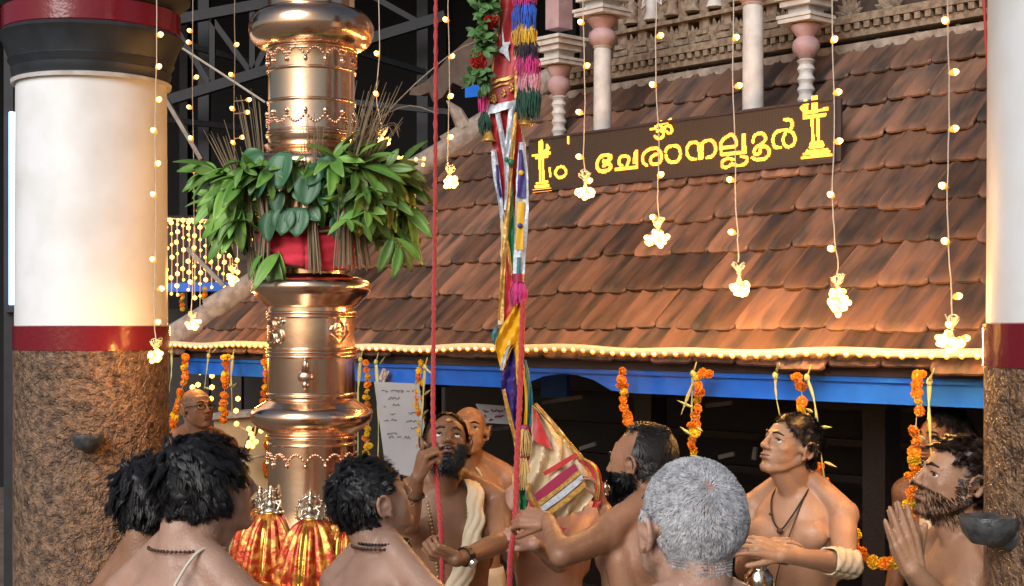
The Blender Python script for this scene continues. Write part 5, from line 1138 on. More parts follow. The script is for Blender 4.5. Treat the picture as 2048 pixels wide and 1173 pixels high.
def person(label, px, py, d, yaw, hd, skinm, arms=None, voxel=.0042, build=1.0, lean=(0, 0), nose=1.0, jaw=1.0, hs=1.0, shrug=0.0, mouth=True, boff=0.0, neckfwd=0.0, gaze=(0, -1, .3), ears=True, belly=0.0, name='person'):
    """yaw: 0 faces the camera, 90 faces right, -90 faces left, 180 faces away; hd = (yaw, pitch up, roll) of the head"""
    S = Person(); hc = P(px, py, d); S.hc = hc; H = hc.z + .112 * hs; s = (H / 1.70) ; S.s = s
    Rb = Matrix.Rotation(R(yaw), 3, 'Z'); Rh = (Matrix.Rotation(R(hd[0]), 3, 'Z') @ Matrix.Rotation(R(-hd[1]), 3, 'X') @ Matrix.Rotation(R(hd[2]), 3, 'Y'))
    hoff = Rb @ Vector((lean[0], -.03 - neckfwd + lean[1], 0)); base = Vector((hc.x - hoff.x + boff, hc.y - hoff.y, 0)); S.base = base
    X = lambda v: base + Rb @ (Vector(v) * s); S.X = X; S.Rb = Rb
    XH = lambda v: hc + Rh @ (Vector(v) * hs); S.XH = XH; S.Rh = Rh; S.hs = hs
    XHi = lambda p: (Rh.transposed() @ (p - hc)) / hs
    root = thing(name, label, 'person', base); S.root = root
    B = MB(); bw = build
    loft(B, [(.84, .01, .150 * bw, .105, 2.3), (.92, .005, .165 * bw, .118 + belly, 2.4), (1.00, 0 - belly * .4, .150 * bw, .108 + belly, 2.3), (1.10, 0 - belly * .3, .150 * bw, .108 + belly * .8, 2.3), (1.20, .004, .162 * bw, .112, 2.4), (1.29, .008, .172 * bw, .115, 2.5), (1.35, .010, .165 * bw, .104, 2.4), (1.40, .012, .130 * bw, .086, 2.2), (1.44, .012, .090 * bw, .072, 2)], X)
    sh = .0
    for k in (-1, 1):
        capsule(B, X((.035 * k, .018, 1.470)), X((.165 * k * bw, .012, 1.402 + shrug)), .044 * s, .048 * s)
        ellip(B, X((.188 * k * bw, .008, 1.375 + shrug)), (.058 * s,) * 3)
        ellip_x(B, (.082 * k * bw, -.068, 1.285), (.078, .045, .058), X); ellip_x(B, (.088 * k * bw, .086, 1.30), (.062, .030, .085), X)
        capsule(B, X((.030 * k, .098, 1.02)), X((.032 * k, .092, 1.36)), .024 * s, .022 * s)
        capsule(B, X((.135 * k * bw, .05, 1.16)), X((.150 * k * bw, .03, 1.30)), .045 * s, .05 * s)
    nb = X((0, .012, 1.43)); nt = XH((0, .022, -.055)); capsule(B, nb, nt, .062 * s, .057 * s, 18)
    capsule(B, X((0, .03, 1.45)), XH((0, .05, -.02)), .050 * s, .050 * s, 16)
    capsule(B, X((0, -.035, 1.42)), XH((0, -.02, -.085)), .040 * s, .038 * s, 14)
    head_prims(B, XH, hs, nose, jaw, ears)
    arms = arms or {}
    S.wr = {}
    for k, nm in ((1, 'L'), (-1, 'R')):          # facing -Y the person's left is +X
        shp = X((.188 * k * bw, .006, 1.372 + shrug))
        if nm in arms:
            e, w, hk = arms[nm]
        else:
            e = X((.245 * k * bw, .045, 1.10)); w = X((.255 * k * bw, -.02, .86)); hk = dict(f=Vector((0, 0, -1)), pn=Rb @ Vector((-k, 0, 0)), side=k * 1, curls=(.3, .35, .4, .45))
        e = Vector(e); w = Vector(w); S.wr[nm] = (shp, e, w)
        u = (e - shp); capsule(B, shp, shp + u * .45, .050 * s, .047 * s); capsule(B, shp + u * .45, e, .047 * s, .038 * s)
        fo = (w - e); capsule(B, e, e + fo * .3, .038 * s, .039 * s); capsule(B, e + fo * .3, w, .039 * s, .0255 * s)
        if (shp - e).length > .40 or (shp - e).length < .2 or fo.length > .34 or fo.length < .16: print('ARM', label[:30], nm, round((shp - e).length, 3), round(fo.length, 3))
        capsule(B, w, w + fo.normalized() * .02, .0255 * s, .024 * s)
        if hk: hand(B, w + fo.normalized() * .008, hk['f'], hk['pn'], hk.get('side', 1), hk.get('curls', (.5,) * 4), hk.get('thumb', (.6, .4)), hk.get('spread', .08), s)
    me = remesh(B, voxel); n = len(me.vertices)
    co = np.empty(n * 3); me.vertices.foreach_get('co', co); co = co.reshape(-1, 3)
    ed = np.empty(len(me.edges) * 2, int); me.edges.foreach_get('vertices', ed); ed = ed.reshape(-1, 2); deg = np.maximum(1, np.bincount(ed.ravel(), minlength=n))
    wt = np.clip((np.linalg.norm(co - np.array(hc), axis=1) - .13) / .05, 0, 1)
    for q_ in S.wr.values(): wt *= np.clip((np.linalg.norm(co - np.array(q_[2]), axis=1) - .03) / .05, 0, 1) * .0 + np.where(np.linalg.norm(co - np.array(q_[2] + (q_[2] - q_[1]).normalized() * .1), axis=1) < .13, 0, 1)
    for it in range(16):
        av = np.stack([np.bincount(ed[:, 0], co[ed[:, 1], a], n) + np.bincount(ed[:, 1], co[ed[:, 0], a], n) for a in range(3)], 1) / deg[:, None]
        co = co + (av - co) * (wt * .6)[:, None]
    Rn = np.array(Rh); loc = (co - np.array(hc)) @ Rn / hs
    ax_ = np.abs(loc[:, 0]); fm = (np.linalg.norm(loc, axis=1) < .135) & (ax_ > .021) & (ax_ < .069) & (loc[:, 1] < -.005) & ((((ax_ - .0325) / .026) ** 2 + (loc[:, 2] / .022) ** 2) > 1)
    for it in range(14):
        av = np.stack([np.bincount(ed[:, 0], co[ed[:, 1], a], n) + np.bincount(ed[:, 1], co[ed[:, 0], a], n) for a in range(3)], 1) / deg[:, None]
        co = co + (av - co) * (fm * .6)[:, None]
    loc = (co - np.array(hc)) @ Rn / hs
    # eye openings pressed into the face
    for k in (-1, 1):
        q = ((loc[:, 0] - .0325 * k) / .0165) ** 2 + ((loc[:, 2] - .001) / .0072) ** 2
        msk = (q < 1) & (loc[:, 1] < -.05)
        loc[msk, 1] += .0085 * (1 - q[msk]) ** .5
    q = (np.abs(loc[:, 0]) < .020) & (np.abs(loc[:, 2] + .0608) < .0035) & (loc[:, 1] < -.07); loc[q, 1] += .004
    q = np.hypot(np.hypot(loc[:, 0], loc[:, 1]), loc[:, 2]) < .2
    co[q] = (loc[q] * hs) @ Rn.T + np.array(hc)
    me.vertices.foreach_set('co', (co - np.array(base)).ravel()); me.update(); me.name = 'body'
    me.materials.clear(); me.materials.append(skinm)
    # legs and feet, hidden by the waist cloth, joined to the same mesh
    bm = bmesh.new(); bm.from_mesh(me); L_ = MB()
    for k in (-1, 1):
        capsule(L_, X((.085 * k, .01, .86)), X((.085 * k, .0, .48)), .075 * s, .055 * s, 12); capsule(L_, X((.085 * k, .0, .48)), X((.085 * k, .03, .08)), .052 * s, .034 * s, 12)
        ellip_x(L_, (.09 * k, -.045, .035), (.043, .115, .035), X)
    vs = [bm.verts.new(Vector(v) - base) for v in L_.v]
    for f in L_.f:
        try: nf = bm.faces.new([vs[i] for i in f]); nf.smooth = True
        except ValueError: pass
    bm.to_mesh(me); bm.free()
    S.loc = loc; S.co = co
    nr = np.empty(len(me.vertices) * 3); me.vertices.foreach_get('normal', nr); S.nr = nr.reshape(-1, 3)[:n]
    me2 = me; S.body = bpy.data.objects.new('body', me); COL.objects.link(S.body); S.body.parent = root
    S.faces = [tuple(p.vertices) for p in me.polygons if max(p.vertices) < n]
    # eyes
    for k in (-1, 1):
        b = MB(); b.ball((0, 0, 0), .0118, 14, 10); t = MB(); t.add([XH(Vector((.0325 * k, -.0712, .001)) + Vector(v)) for v in b.v], b.f); eye = obj('eye', t, M_eyew, root, smooth=True)
        g = Vector(gaze).normalized(); t = MB(); b = MB(); b.ball((0, 0, 0), (.0066, .0066, .0024), 12, 6, frame(g)); t.add([XH(Vector((.0325 * k, -.0712, .001)) + g * .0108 + Vector(v)) for v in b.v], b.f); obj('iris', t, M_iris, eye, smooth=True)
        b = MB(); b.tube([XH(Vector(p)) for p in ((.0175 * k, -.0835, .0045), (.025 * k, -.0868, .0082), (.034 * k, -.0862, .0088), (.044 * k, -.0785, .0052))], [.0008 * hs, .0014 * hs, .0014 * hs, .0008 * hs], 5); obj('eyelash', b, M_hairb, eye, smooth=True)
        b = MB(); b.tube([XH(Vector(p)) for p in ((.014 * k, -.0985, .0235), (.030 * k, -.0925, .0290), (.050 * k, -.0765, .0225))], [.0035 * hs, .0042 * hs, .0015 * hs], 6); S.brow = obj('eyebrow', b, M_hairb, root, smooth=True)
    t = MB()
    for z, r, y in ((-.0555, .0056, -.1025), (-.0665, .0068, -.1015)): t.tube([XH(Vector(p)) for p in ((-.0195, y + .0125, z - .001), (-.008, y, z), (0, y + .0005, z - .0006), (.008, y, z), (.0195, y + .0125, z - .001))], [r * .3 * hs, r * hs * .8, r * hs * .8, r * hs * .8, r * .3 * hs], 8)
    if mouth: obj('lips', t, M_lip, root, smooth=True)
    # waist cloth
    rows = []
    for j, (z, rx, ry) in enumerate(((.99, .160 * bw, .118 + belly), (.95, .172 * bw, .128 + belly), (.85, .180 * bw, .138), (.6, .185, .15), (.3, .19, .165), (.07, .195, .18))):
        row = []
        for i in range(49):
            a = 2 * PI * i / 48; f = 1 + .03 * j * math.sin(a * 9 + j * .3) * .6; row.append(X((rx * f * math.cos(a), ry * f * math.sin(a) + .0, z)))
        rows.append(row)
    b = MB(); b.grid(rows, .004); obj('waist_cloth', b, M_mundu, root, smooth=True)
    return S
# ---- hair: a close cap grown from the scalp plus many strands
def hair(S, pred, m, n=2500, length=.05, width=.0012, lift=.35, grav=.6, curl=0, cap=.006, name='hair', whorl=(0, .07, .10), seed=1, steps=5, clump=0, jit=.3, capn=.003, lenf=None, ell=(.080, .101, .090), fmax=9.0, capz=-.05, locks=0, conv=.7, rootz=-.066):
    rr = np.random.default_rng(seed); loc = S.loc; idx = [i for i in range(len(loc)) if abs(loc[i, 0]) < .12 and abs(loc[i, 2]) < .14 and abs(loc[i, 1]) < .14 and pred(*loc[i])]
    if name == 'beard': rootz = capz = -1
    else: idx = [i for i in idx if (loc[i, 0] / .0755) ** 2 + ((loc[i, 1] - .018) / .096) ** 2 + ((loc[i, 2] - .03) / .084) ** 2 < 1.32 ** 2 and not (loc[i, 2] < -.05 and S.nr[i][2] > .35)]
    iset = set(idx); Rh = S.Rh; Rn = np.array(Rh); b = MB()
    nl = S.nr @ Rn
    if cap:
        used = {}; vs = []; fs = []
        for f in S.faces:
            if all(i in iset and abs(loc[i, 0]) < .0785 and loc[i, 2] > capz + .35 * abs(loc[i, 0]) - .02 for i in f):
                g = []
                for i in f:
                    if i not in used:
                        used[i] = len(vs); p = Vector(loc[i]); v3 = mnoise.noise(p * 70) * capn + mnoise.noise(p * 28 + Vector((seed, 0, 0))) * capn * 1.6; sc_ = (cap + v3) * (1 if capz < -.5 else max(0, min(1, (p.z - capz + .02) / .05)))
                        vs.append(S.XH(p + Vector(nl[i]) * max(.001, sc_)))
                    g.append(used[i])
                fs.append(tuple(g))
        b.add(vs, fs); S.capobj = None
    wv = Vector(whorl); E_ = Vector(ell); cen = Vector((0, .018, .03))
    ph = {}
    idx2 = [i for i in idx if loc[i, 2] > rootz] or idx
    def grow(p, nn, a, lf, L):
        fl = p - wv; fl = fl - nn * fl.dot(nn)
        if fl.length < 1e-4: fl = nn.orthogonal()
        fl.normalize(); seg = L / steps; d = (nn * lf + fl * (1 - lf) + Vector(rr.normal(0, jit, 3)) * .5).normalized(); ax = nn.cross(fl); q = p + nn * .0005; pts = [q.copy()]
        for st in range(steps):
            d = d + Vector((0, 0, -1)) * grav * .25 + (ax * math.cos(a + st * 1.35) + nn * math.sin(a + st * 1.35)) * curl; d.normalize(); q = q + d * seg
            e = q - cen; f_ = math.sqrt((e.x / E_.x) ** 2 + (e.y / E_.y) ** 2 + (e.z / E_.z) ** 2)
            if f_ < 1.02 and q.z > -.06: q = cen + e * (1.02 / max(f_, .3))
            elif f_ > fmax: q = cen + e * (fmax / f_)
            pts.append(q.copy())
        return pts
    if locks:
        gi = rr.choice(idx2, locks); gp = loc[gi]; gpath = [grow(Vector(loc[i]), Vector(nl[i]), rr.uniform(0, 6.28), lift * rr.uniform(.4, 1.8), length * rr.uniform(.6, 1.3)) for i in gi]
        for k in range(n):
            i = idx2[int(rr.integers(len(idx2)))]; j = int(np.argmin(((gp - loc[i]) ** 2).sum(1))); off = Vector(loc[i]) - Vector(gp[j]); w = width * rr.uniform(.7, 1.3); pts = []
            wob = Vector(rr.normal(0, .0022, 3)); sc_ = rr.uniform(.8, 1.1); base_ = gpath[j][0]
            for st, q in enumerate(gpath[j]):
                u = st / steps; r_ = base_ + (q - base_) * sc_ + off * (1 - conv * u) + wob * u
                e = r_ - cen; f_ = math.sqrt((e.x / E_.x) ** 2 + (e.y / E_.y) ** 2 + (e.z / E_.z) ** 2)
                if f_ < 1.0 and r_.z > -.06 and st: r_ = cen + e * (1.0 / max(f_, .3))
                pts.append(S.XH(r_))
            b.ribbon(pts, [w * 1.15] * (len(pts) - 1) + [w * .2], S.hc)
        return obj(name, b, m, S.root, smooth=True)
    for k in range(n):
        i = idx2[int(rr.integers(len(idx2)))]; p = Vector(loc[i]); nn = Vector(nl[i])
        fl = p - wv; fl = fl - nn * fl.dot(nn)
        if fl.length < 1e-4: fl = nn.orthogonal()
        fl.normalize(); L = length * (lenf(*p) if lenf else 1) * rr.uniform(.7, 1.2); seg = L / steps
        d = (nn * lift + fl * (1 - lift) + Vector(rr.normal(0, jit, 3)) * .5)
        if clump: d = d + mnoise.noise_vector(p * clump) * .9
        d.normalize(); pts = [p + nn * .0005]; ax = nn.cross(fl); a = rr.uniform(0, 6.28)
        if clump: a = mnoise.noise(p * clump * .8) * 8
        q = p.copy(); e = p - cen; fm = max(fmax, 1.03 * math.sqrt((e.x / E_.x) ** 2 + (e.y / E_.y) ** 2 + (e.z / E_.z) ** 2))
        for st in range(steps):
            d = d + Vector((0, 0, -1)) * grav * .25 
            if curl: d = d + (ax * math.cos(a + st * 1.5) + nn * math.sin(a + st * 1.5)) * curl
            d.normalize(); q = q + d * seg
            e = q - cen; f_ = math.sqrt((e.x / E_.x) ** 2 + (e.y / E_.y) ** 2 + (e.z / E_.z) ** 2)
            if f_ < 1.0 and q.z > -.06: q = cen + e * (1.0 / max(f_, .3)) * (1.0 + rr.uniform(0, .05))
            elif f_ > fm: q = cen + e * (fm / f_)
            pts.append(q.copy())
        w = width * rr.uniform(.7, 1.3)
        b.ribbon([S.XH(t) for t in pts], [w * 1.15] * (len(pts) - 1) + [w * .2], S.hc)
    return obj(name, b, m, S.root, smooth=True)
def beads(S, pts, r, m, name='bead_necklace', gap=2.0, closed=False):
    fine = smooth_path(pts, 10); b = MB(); acc = 0; last = fine[0]; b.ball(last, r, 7, 5)
    for p in fine[1:]:
        if (p - last).length >= r * gap: b.ball(p, r, 7, 5); last = p
    b.tube(fine, r * .3, 4); return obj(name, b, m, S.root, smooth=True)
def neck_ring(S, dz=0, r=.072, drop=.0, front=-.03):
    return [S.X((math.sin(a) * r * 1.05, .012 + math.cos(a) * r, 1.455 + dz - (drop * max(0, -math.cos(a)) ** 1.2))) for a in np.linspace(0, 2 * PI, 17)]
def thread(S, pts, r, m, name): b = MB(); b.tube(smooth_path(pts, 6), r, 6); return obj(name, b, m, S.root, smooth=True)
M_sacred = mat('sacred_thread', (.62, .56, .46), .7); M_blackth = mat('black_thread', (.015, .012, .012), .7)
M_cotton = mat('cream_shawl', (.70, .60, .42), .8, bump=.3, bscale=30, col2=(.62, .50, .34), scale=10)
scalp_full = lambda x, y, z: (z > .045 - .55 * (y + .02) or (y > .035 and z > -.075 + 0 * x)) and not (y < -.055 and z < .075) and not (abs(x) > .068 and -.02 < y < .045 and z < .03)
# --- onlooker with long wavy black hair, back to us
A_ = person('bare backed person with thick wavy black hair and white thread over the left shoulder', 414, 976, 3.35, 150, (122, 10, 0), SK_fair, voxel=.0054, hs=.98, jaw=.95, ears=False, build=.88, shrug=-.02, boff=-.02)
hair(A_, lambda x, y, z: (y > -.045 or z > .06) and z > -.088 and not (y < .01 and z < -.045) and not (y < -.02 and z < .02), M_hairb, 9000, .058, .0008, .32, .5, .55, .010, seed=3, steps=7, capn=.008, jit=.5, ell=(.084, .105, .094), fmax=1.26, locks=260, conv=.6)
beads(A_, neck_ring(A_, .016, .074), .0038, M_bead, 'bead_necklace', 2.3)
thread(A_, [A_.X(v) for v in ((-.085, -.02, 1.47), (-.080, .05, 1.475), (-.068, .098, 1.43), (-.055, .130, 1.36), (-.045, .137, 1.27), (-.03, .135, 1.15), (0, .13, .98))], .0035, M_sacred, 'sacred_thread')
# --- his neighbour, mostly hidden behind
B_ = person('person with bushy black hair half hidden behind the wavy haired onlooker', 318, 1006, 3.75, 150, (140, 5, 0), SK_mid, voxel=.0075, build=.85, shrug=-.05)
hair(B_, lambda x, y, z: (y > -.04 or z > .06) and z > -.088 and not (y < .0 and z < -.05), M_hairb, 5000, .046, .0009, .34, .5, .5, .010, seed=4, steps=6, capn=.007, jit=.5, ell=(.085, .106, .095), fmax=1.24, locks=150)
# --- short haired onlooker before the mast
C_ = person('bare backed person with short black hair and bead necklace looking up at the mast', 744, 1000, 3.95, 138, (126, 22, 0), SK_fair, voxel=.0050, build=.92, shrug=-.03, boff=.055)
hair(C_, lambda x, y, z: (y > -.05 or z > .065) and z > -.082 and not (y < .035 and z < -.01 + max(0, .01 - y)) and not (y < -.02 and z < .035) and not (abs(x) > .07 and y < .05 and z < .03), M_hairb, 8500, .030, .0008, .34, .35, .45, .008, seed=5, steps=5, capn=.005, jit=.5, fmax=1.2, locks=360, conv=.5)
beads(C_, neck_ring(C_, .012, .076), .0042, M_bead, 'bead_necklace', 2.2); beads(C_, neck_ring(C_, .024, .072), .0040, M_black, 'dark_necklace', 2.0)
# --- bearded man with the red rope, fist raised before his face
fD = Vector((.35, -.3, .9))
D_ = person('bearded man with bead strings and folded cream shawl gripping the straight red rope', 892, 888, 5.3, 12, (8, 26, 4), SK_deep, voxel=.0042, hs=.97, jaw=1.02, gaze=(-.05, -1, .55), build=1.04,
  arms={'R': (P(815, 1050, 5.08), P(833, 964, 5.0), dict(f=Vector((.26, -.10, 1)), pn=Vector((.9, .35, .05)), side=-1, curls=(1.3, 1.35, 1.35, 1.35), thumb=(.12, 1.3))),
        'L': (P(1002, 1085, 5.18), P(920, 1118, 5.0), dict(f=Vector((-1, -.2, .35)), pn=Vector((0, .8, .6)), side=1, curls=(1.1, 1.2, 1.2, 1.2), thumb=(.5, .6)))})
bearded = lambda x, y, z: y < .012 and z < -.028 and z > -.125 and not (abs(x) < .026 and -.071 < z < -.052) and not (z > -.045 and abs(x) < .032 and y < -.07) and not (y > -.06 and z > -.04 and abs(x) < .055)
hair(D_, lambda x, y, z: (z > .070 - .6 * (y + .05) and not (y < -.045 and z < .098)) or (y > .0 and z > -.09 and abs(x) > .03) or (y > .05 and z > -.10), M_hairbr, 2600, .055, .0013, .08, .5, .05, .007, seed=6, steps=6, clump=14, whorl=(0, -.06, .11), jit=.08, fmax=1.07)
hair(D_, bearded, M_hairb, 3000, .020, .0009, .30, .9, .18, .005, 'beard', (0, -.10, -.02), 7, 5, 0, .3, .003)
beads(D_, [D_.X(v) for v in ((-.062, .03, 1.46), (-.072, -.06, 1.40), (-.060, -.118, 1.28), (-.045, -.125, 1.15), (-.035, -.128, 1.06))], .0058, M_beadg, 'bead_necklace', 2.1)
beads(D_, [D_.X(v) for v in ((.062, .03, 1.46), (.070, -.06, 1.40), (.055, -.118, 1.28), (.020, -.130, 1.15), (-.020, -.130, 1.06))], .0058, M_beadg, 'bead_necklace', 2.1)
sh = [((.070, .04, 1.475), (.125, .04, 1.458)), ((.065, -.06, 1.45), (.125, -.06, 1.43)), ((.060, -.118, 1.36), (.120, -.112, 1.34)), ((.035, -.132, 1.25), (.105, -.135, 1.25)), ((.0, -.134, 1.16), (.080, -.138, 1.15)), ((-.03, -.135, 1.07), (.030, -.140, 1.05))]
rows = []; SA = smooth_path([Vector(a) for a, c in sh], 6); SB = smooth_path([Vector(c) for a, c in sh], 6)
for i, (a, c) in enumerate(zip(SA, SB)):
    rows.append([D_.X(a.lerp(c, j / 10) + Vector((.004 * math.sin(i * 1.1), -.004 - .010 * math.sin(PI * j / 10) - .004 * math.sin(j * 1.6 + i * .9), 0))) for j in range(11)])
b = MB(); b.grid(rows, .005); obj('folded_shawl', b, M_cotton, D_.root, smooth=True)
shp, e, w = D_.wr['L']; b = MB(); q = e.lerp(w, .86); ax = (w - e).normalized(); b.tube([q - ax * .011, q + ax * .011], .034, 16); obj('watch_strap', b, M_black, D_.root, smooth=False)
b = MB(); fx = frame(ax); up = (Vector((0, -.8, -.45)) - ax * Vector((0, -.8, -.45)).dot(ax)).normalized(); b.tube([q + up * .030, q + up * .040], .017, 16); obj('watch_face', b, M_steelw, D_.root)
shp, e, w = D_.wr['R']; q = e.lerp(w, .72); ax = (w - e).normalized(); b = MB(); fx = frame(ax); b.tube([q + fx @ Vector((.034 * math.cos(a), .034 * math.sin(a), .004 * math.sin(a * 3))) for a in np.linspace(0, 2 * PI, 20)], .0045, 6); obj('wrist_thread', b, M_blackth, D_.root, smooth=True)
b = MB(); b.ball(D_.XH((0, -.092, .055)), (.010 , .004, .006), 8, 6); obj('forehead_mark', b, mat('sandal_paste', (.5, .32, .12), .8), D_.root, smooth=True)
# --- bald old man peering from behind
E_ = person('bald older man peering up from behind the bearded rope holder', 938, 864, 6.5, 6, (-2, 14, 0), SK_tan, voxel=.0045, hs=.97, build=.95)
thread(E_, [E_.X(v) for v in ((-.05, -.03, 1.46), (.04, -.075, 1.42), (.07, -.11, 1.3), (.10, -.12, 1.1))], .004, M_sacred, 'sacred_thread')
hair(E_, lambda x, y, z: (y > .02 and z > -.06 and z < .05) , M_hairg, 700, .010, .0008, .6, .3, 0, 0, seed=8, steps=3)
# --- man with spectacles on the left
F_ = person('shaven headed man with dark spectacles looking up beside the thick pillar', 395, 818, 8.1, 30, (42, 10, 0), SK_tan, voxel=.005, hs=.98)
hair(F_, lambda x, y, z: (y > -.02 and z > -.05 and z < .06 and (abs(x) > .05 or y > .05)), M_hairg, 900, .007, .0008, .7, .2, 0, 0, seed=9, steps=3)
b = MB()
for k in (-1, 1):
    b.tube([F_.XH((.033 * k + .023 * math.cos(a), -.101 + .006 * abs(math.cos(a)) * (1 if k * math.cos(a) > 0 else 0), -.002 + .016 * math.sin(a))) for a in np.linspace(0, 2 * PI, 17)], .0022, 5)
    b.tube([F_.XH((.056 * k, -.096, .006)), F_.XH((.076 * k, -.06, .008)), F_.XH((.082 * k, .01, .006))], .0026, 5)
b.tube([F_.XH((-.010, -.103, .002)), F_.XH((.010, -.103, .002))], .002, 5); obj('spectacles', b, M_black, F_.root, smooth=True)
# --- bearded man in profile holding the flag
G_ = person('bearded man seen from behind with knotted hair gathering the flag cloth', 1280, 925, 4.75, -140, (-126, 0, 0), SK_mid, voxel=.0046, hs=1.02, build=1.05, neckfwd=.01,
  arms={'L': (P(1122, 1112, 4.42), P(1098, 1045, 4.70), dict(f=Vector((-.95, .45, .10)), pn=Vector((.05, .45, -.3)), side=1, curls=(.75, .85, .9, 1.0), thumb=(.45, .3), spread=.05)),
        'R': (P(1245, 1085, 5.02), P(1210, 1020, 5.2), dict(f=Vector((-.2, -.2, 1)), pn=Vector((-.9, 0, 0)), side=1, curls=(.7, .8, .9, .9), thumb=(.5, .5)))})
hair(G_, lambda x, y, z: (y > .022 and z > -.075 and not (abs(x) > .066 and y < .04 and z < .02)) or (z > .098 and y > -.02), M_hairgd, 2000, .045, .0012, .25, .5, .12, .004, seed=10, steps=5, clump=20, whorl=(0, -.05, .11), jit=.10, fmax=1.1)
b = MB(); rr = np.random.default_rng(2); kc = Vector((0, .075, .085))
for k in range(260):
    v = Vector(rr.normal(0, 1, 3)).normalized(); t = v.cross(Vector((0, 0, 1))).normalized(); b.tube([G_.XH(kc + v * .030 + t * .018 * u + Vector((0, .0, .004 * math.sin(u * 3)))) for u in (-1, -.3, .4, 1)], .0012, 3, False)
b.ball(G_.XH(kc), (.030, .030, .026), 12, 8); obj('hair_knot', b, M_hairgd, G_.root, smooth=True)
hair(G_, lambda x, y, z: bearded(x, y, z), M_hairb, 2400, .036, .0010, .30, .8, .15, .006, 'beard', (0, -.10, -.02), 11, 5, 0, .3, .003)
beads(G_, neck_ring(G_, -.004, .074), .0075, M_bead, 'bead_necklace', 1.9)
thread(G_, [G_.X(v) for v in ((.06, -.03, 1.45), (.078, .04, 1.468), (.060, .09, 1.41), (.02, .125, 1.30), (-.06, .125, 1.15), (-.12, .10, 1.0))], .0032, M_sacred, 'sacred_thread')
# --- grey haired man close to us
H_ = person('grey haired man with close cropped hair, back of the head turned to us', 1377, 1052, 2.62, -165, (-158, 14, 0), SK_fair, voxel=.0048, hs=1.06, jaw=1.02)
hair(H_, lambda x, y, z: (y > -.05 or z > .07) and z > -.046 + .018 * mnoise.noise(Vector((x, y, z)) * 60) and not (y < .03 and z < -.0) and not (abs(x) > .068 and y < .046 and z < .026), M_hairg, 21000, .0120, .00052, .16, .25, .0, 0, seed=12, steps=3, whorl=(.012, .075, .095), jit=.5, clump=38, capn=.0006, ell=(.0765, .097, .085), fmax=1.075, rootz=-.058)
# --- young man looking up, fingers laced
fI = Vector((-1, -.25, .12))
I_ = person('young bare chested man with short black hair looking up, fingers laced over a metal pot', 1580, 893, 5.25, -38, (-62, 18, 3), SK_tan, voxel=.0039, hs=1.0, jaw=.93, nose=.98, neckfwd=.02, build=.92, shrug=-.02, gaze=(.35, -1, .45),
  arms={'R': (P(1490, 1140, 5.3), P(1508, 1108, 5.02), dict(f=Vector((.62, -.45, .30)), pn=Vector((.2, .5, -.7)), side=-1, curls=(.35, .4, .45, .5), thumb=(.4, .2), spread=.10)),
        'L': (P(1690, 1128, 5.05), P(1572, 1112, 4.88), dict(f=Vector((-1, -.1, .38)), pn=Vector((-.1, .7, -.6)), side=1, curls=(.35, .4, .5, .55), thumb=(.5, .3), spread=.12))})
hair(I_, lambda x, y, z: ((z > .028 - .62 * (y + .02) and not (y < -.060 and z < .070)) or (y > .045 and z > -.055)) and z > -.055, M_hairb, 5200, .019, .0010, .42, .15, .05, .009, seed=13, steps=4, whorl=(0, .06, .10), jit=.3, clump=30)
thread(I_, [I_.X(v) for v in ((-.055, .02, 1.465), (-.060, -.065, 1.415), (-.035, -.115, 1.345), (0, -.122, 1.305), (.035, -.115, 1.345), (.062, -.06, 1.42), (.055, .02, 1.465))], .0032, M_blackth, 'neck_cord')
b = MB(); b.ball(I_.X((0, -.126, 1.30)), .011, 10, 8); b.ball(I_.X((-.04, -.118, 1.355)), .006, 8, 6); obj('pendant', b, M_bead, I_.root, smooth=True)
thread(I_, [I_.X(v) for v in ((.060, -.05, 1.425), (.040, -.122, 1.30), (.0, -.128, 1.18), (-.02, -.125, 1.10))], .002, M_blackth, 'long_cord')
shp, e, w = I_.wr['L']; rows = []
for i in range(13):
    u = i / 12; c0 = e.lerp(w, .42 * u - .12) + Vector((0, 0, .002)); fx = frame((w - e)); r = .050 - .004 * u; rows.append([c0 + fx @ Vector(((r + .004 * math.sin(j * 1.3 + i * 1.7)) * math.cos(2 * PI * j / 20), (r + .004 * math.sin(j * 1.3 + i * 1.7)) * math.sin(2 * PI * j / 20), 0)) for j in range(21)])
b = MB(); b.grid(rows, .004); obj('arm_cloth', b, M_cotton, I_.root, smooth=True)
b = MB(); pc = P(1518, 1152, 4.9); b.lathe([(.015, -.06), (.04, -.05), (.052, -.025), (.048, .005), (.032, .022), (.030, .030), (.040, .040), (.037, .042), (.026, .030)], pc, 28)
pot = thing('metal_pot', 'small shiny metal pot held below the laced fingers of the young man', 'pot', pc - Vector((0, 0, .06))); obj('vessel', b, mat('polished_steel', (.62, .58, .5), .15, metal=1), pot, smooth=True)
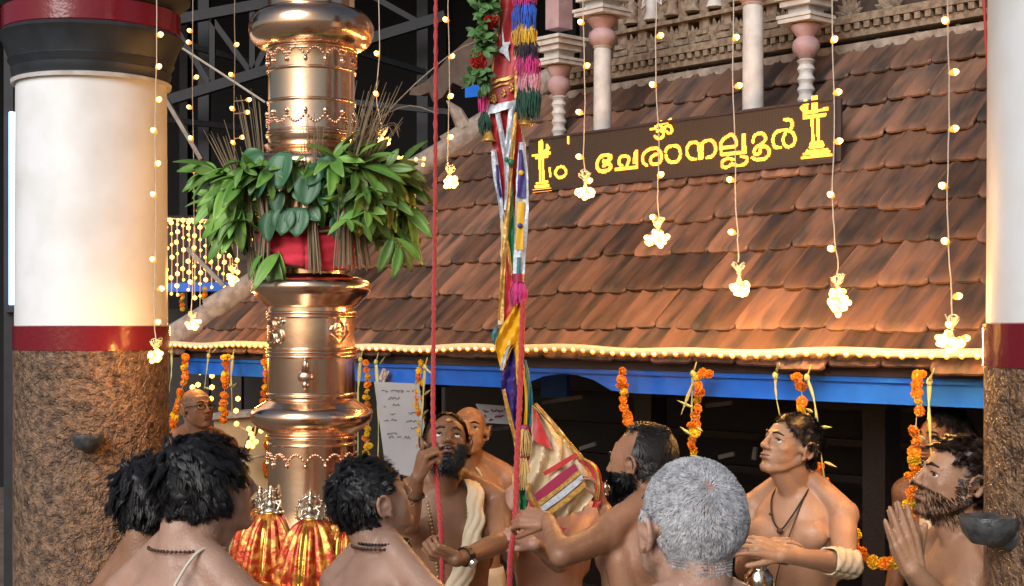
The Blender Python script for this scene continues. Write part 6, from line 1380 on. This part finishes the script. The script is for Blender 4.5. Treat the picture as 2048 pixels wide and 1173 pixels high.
# --- praying man on the right
J_ = person('curly haired bearded man in profile with palms pressed together', 1914, 962, 4.1, -78, (-84, 14, 0), SK_tan, voxel=.0040, hs=1.02, nose=1.08, gaze=(.5, -1, .25),
  arms={'L': (P(1965, 1285, 3.93), P(1835, 1150, 3.82), dict(f=Vector((-.30, .05, 1)), pn=Vector((-.25, .95, 0)), side=-1, curls=(.04, .03, .05, .07), thumb=(.40, .1), spread=.04)),
        'R': (P(1900, 1250, 4.08), P(1827, 1150, 3.88), dict(f=Vector((-.30, .05, 1)), pn=Vector((.25, -.95, 0)), side=1, curls=(.04, .03, .05, .07), thumb=(.40, .1), spread=.04))})
hair(J_, lambda x, y, z: (z > .045 - .6 * (y + .02) and not (y < -.058 and z < .075)) or (y > .04 and z > -.08), M_hairbr, 4500, .048, .0012, .5, .3, .6, .010, seed=14, steps=7, capn=.007, jit=.4, ell=(.083, .104, .094), fmax=1.3, locks=150, conv=.75)
hair(J_, lambda x, y, z: (y < .012 and -.125 < z < -.050 - .35 * (y + .04) * (1 if y < -.04 else -1.2) and not (abs(x) < .026 and -.071 < z < -.052)) or (abs(x) < .03 and y < -.07 and -.055 < z < -.042) or (abs(x) > .055 and -.03 < y < .002 and -.06 < z < .01), M_hairbr, 2600, .012, .0007, .35, .6, .1, 0, 'beard', (0, -.10, -.02), 15, 4, 0, .3, .001)
# --- dim figure behind him, and someone behind the flag
K_ = person('person standing in the dark behind the long marigold string', 1885, 880, 5.55, -50, (-60, 5, 0), SK_dark, voxel=.0065)
hair(K_, scalp_full, M_hairb, 900, .04, .002, .4, .4, .2, .010, seed=16, steps=5, clump=28)
b = MB(); rows = []
for i in range(9): rows.append([K_.X((-.02 + .11 * j / 6 - .03 * i / 8, -.128 - .006 * math.sin(j * 2 + i), 1.44 - .05 * i)) for j in range(7)])
b.grid(rows, .004); obj('white_shawl', b, M_mundu, K_.root, smooth=True)
L_p = person('person standing behind the hanging flag, forearm raised to steady the cloth', 1098, 934, 5.7, -5, (0, 10, 0), SK_fair, voxel=.0062, build=.9,
  arms={'R': (P(1020, 1110, 5.42), P(1012, 1030, 5.34), dict(f=Vector((.25, -.1, 1)), pn=Vector((.8, .3, 0)), side=-1, curls=(.6, .7, .7, .8), thumb=(.5, .5))),
        'L': (P(1120, 1130, 5.5), P(1072, 1092, 5.2), dict(f=Vector((-.8, -.2, .5)), pn=Vector((0, .6, -.6)), side=1, curls=(.8, .8, .9, .9)))})
hair(L_p, scalp_full, M_hairb, 900, .04, .002, .4, .4, .2, .010, seed=17, steps=5, clump=28)

b = MB(); q = P(1212, 974, 5.18); b.lathe([(.002, .022), (.008, .018), (.016, .006), (.020, -.010), (.012, -.014), (.010, -.024), (.014, -.03)], q, 16)
hb = thing('silver_bell', 'tiny silver bell held up beside the beard of the man in profile', 'bell', q - Vector((0, 0, .03))); obj('bell_body', b, M_silver, hb, smooth=True)
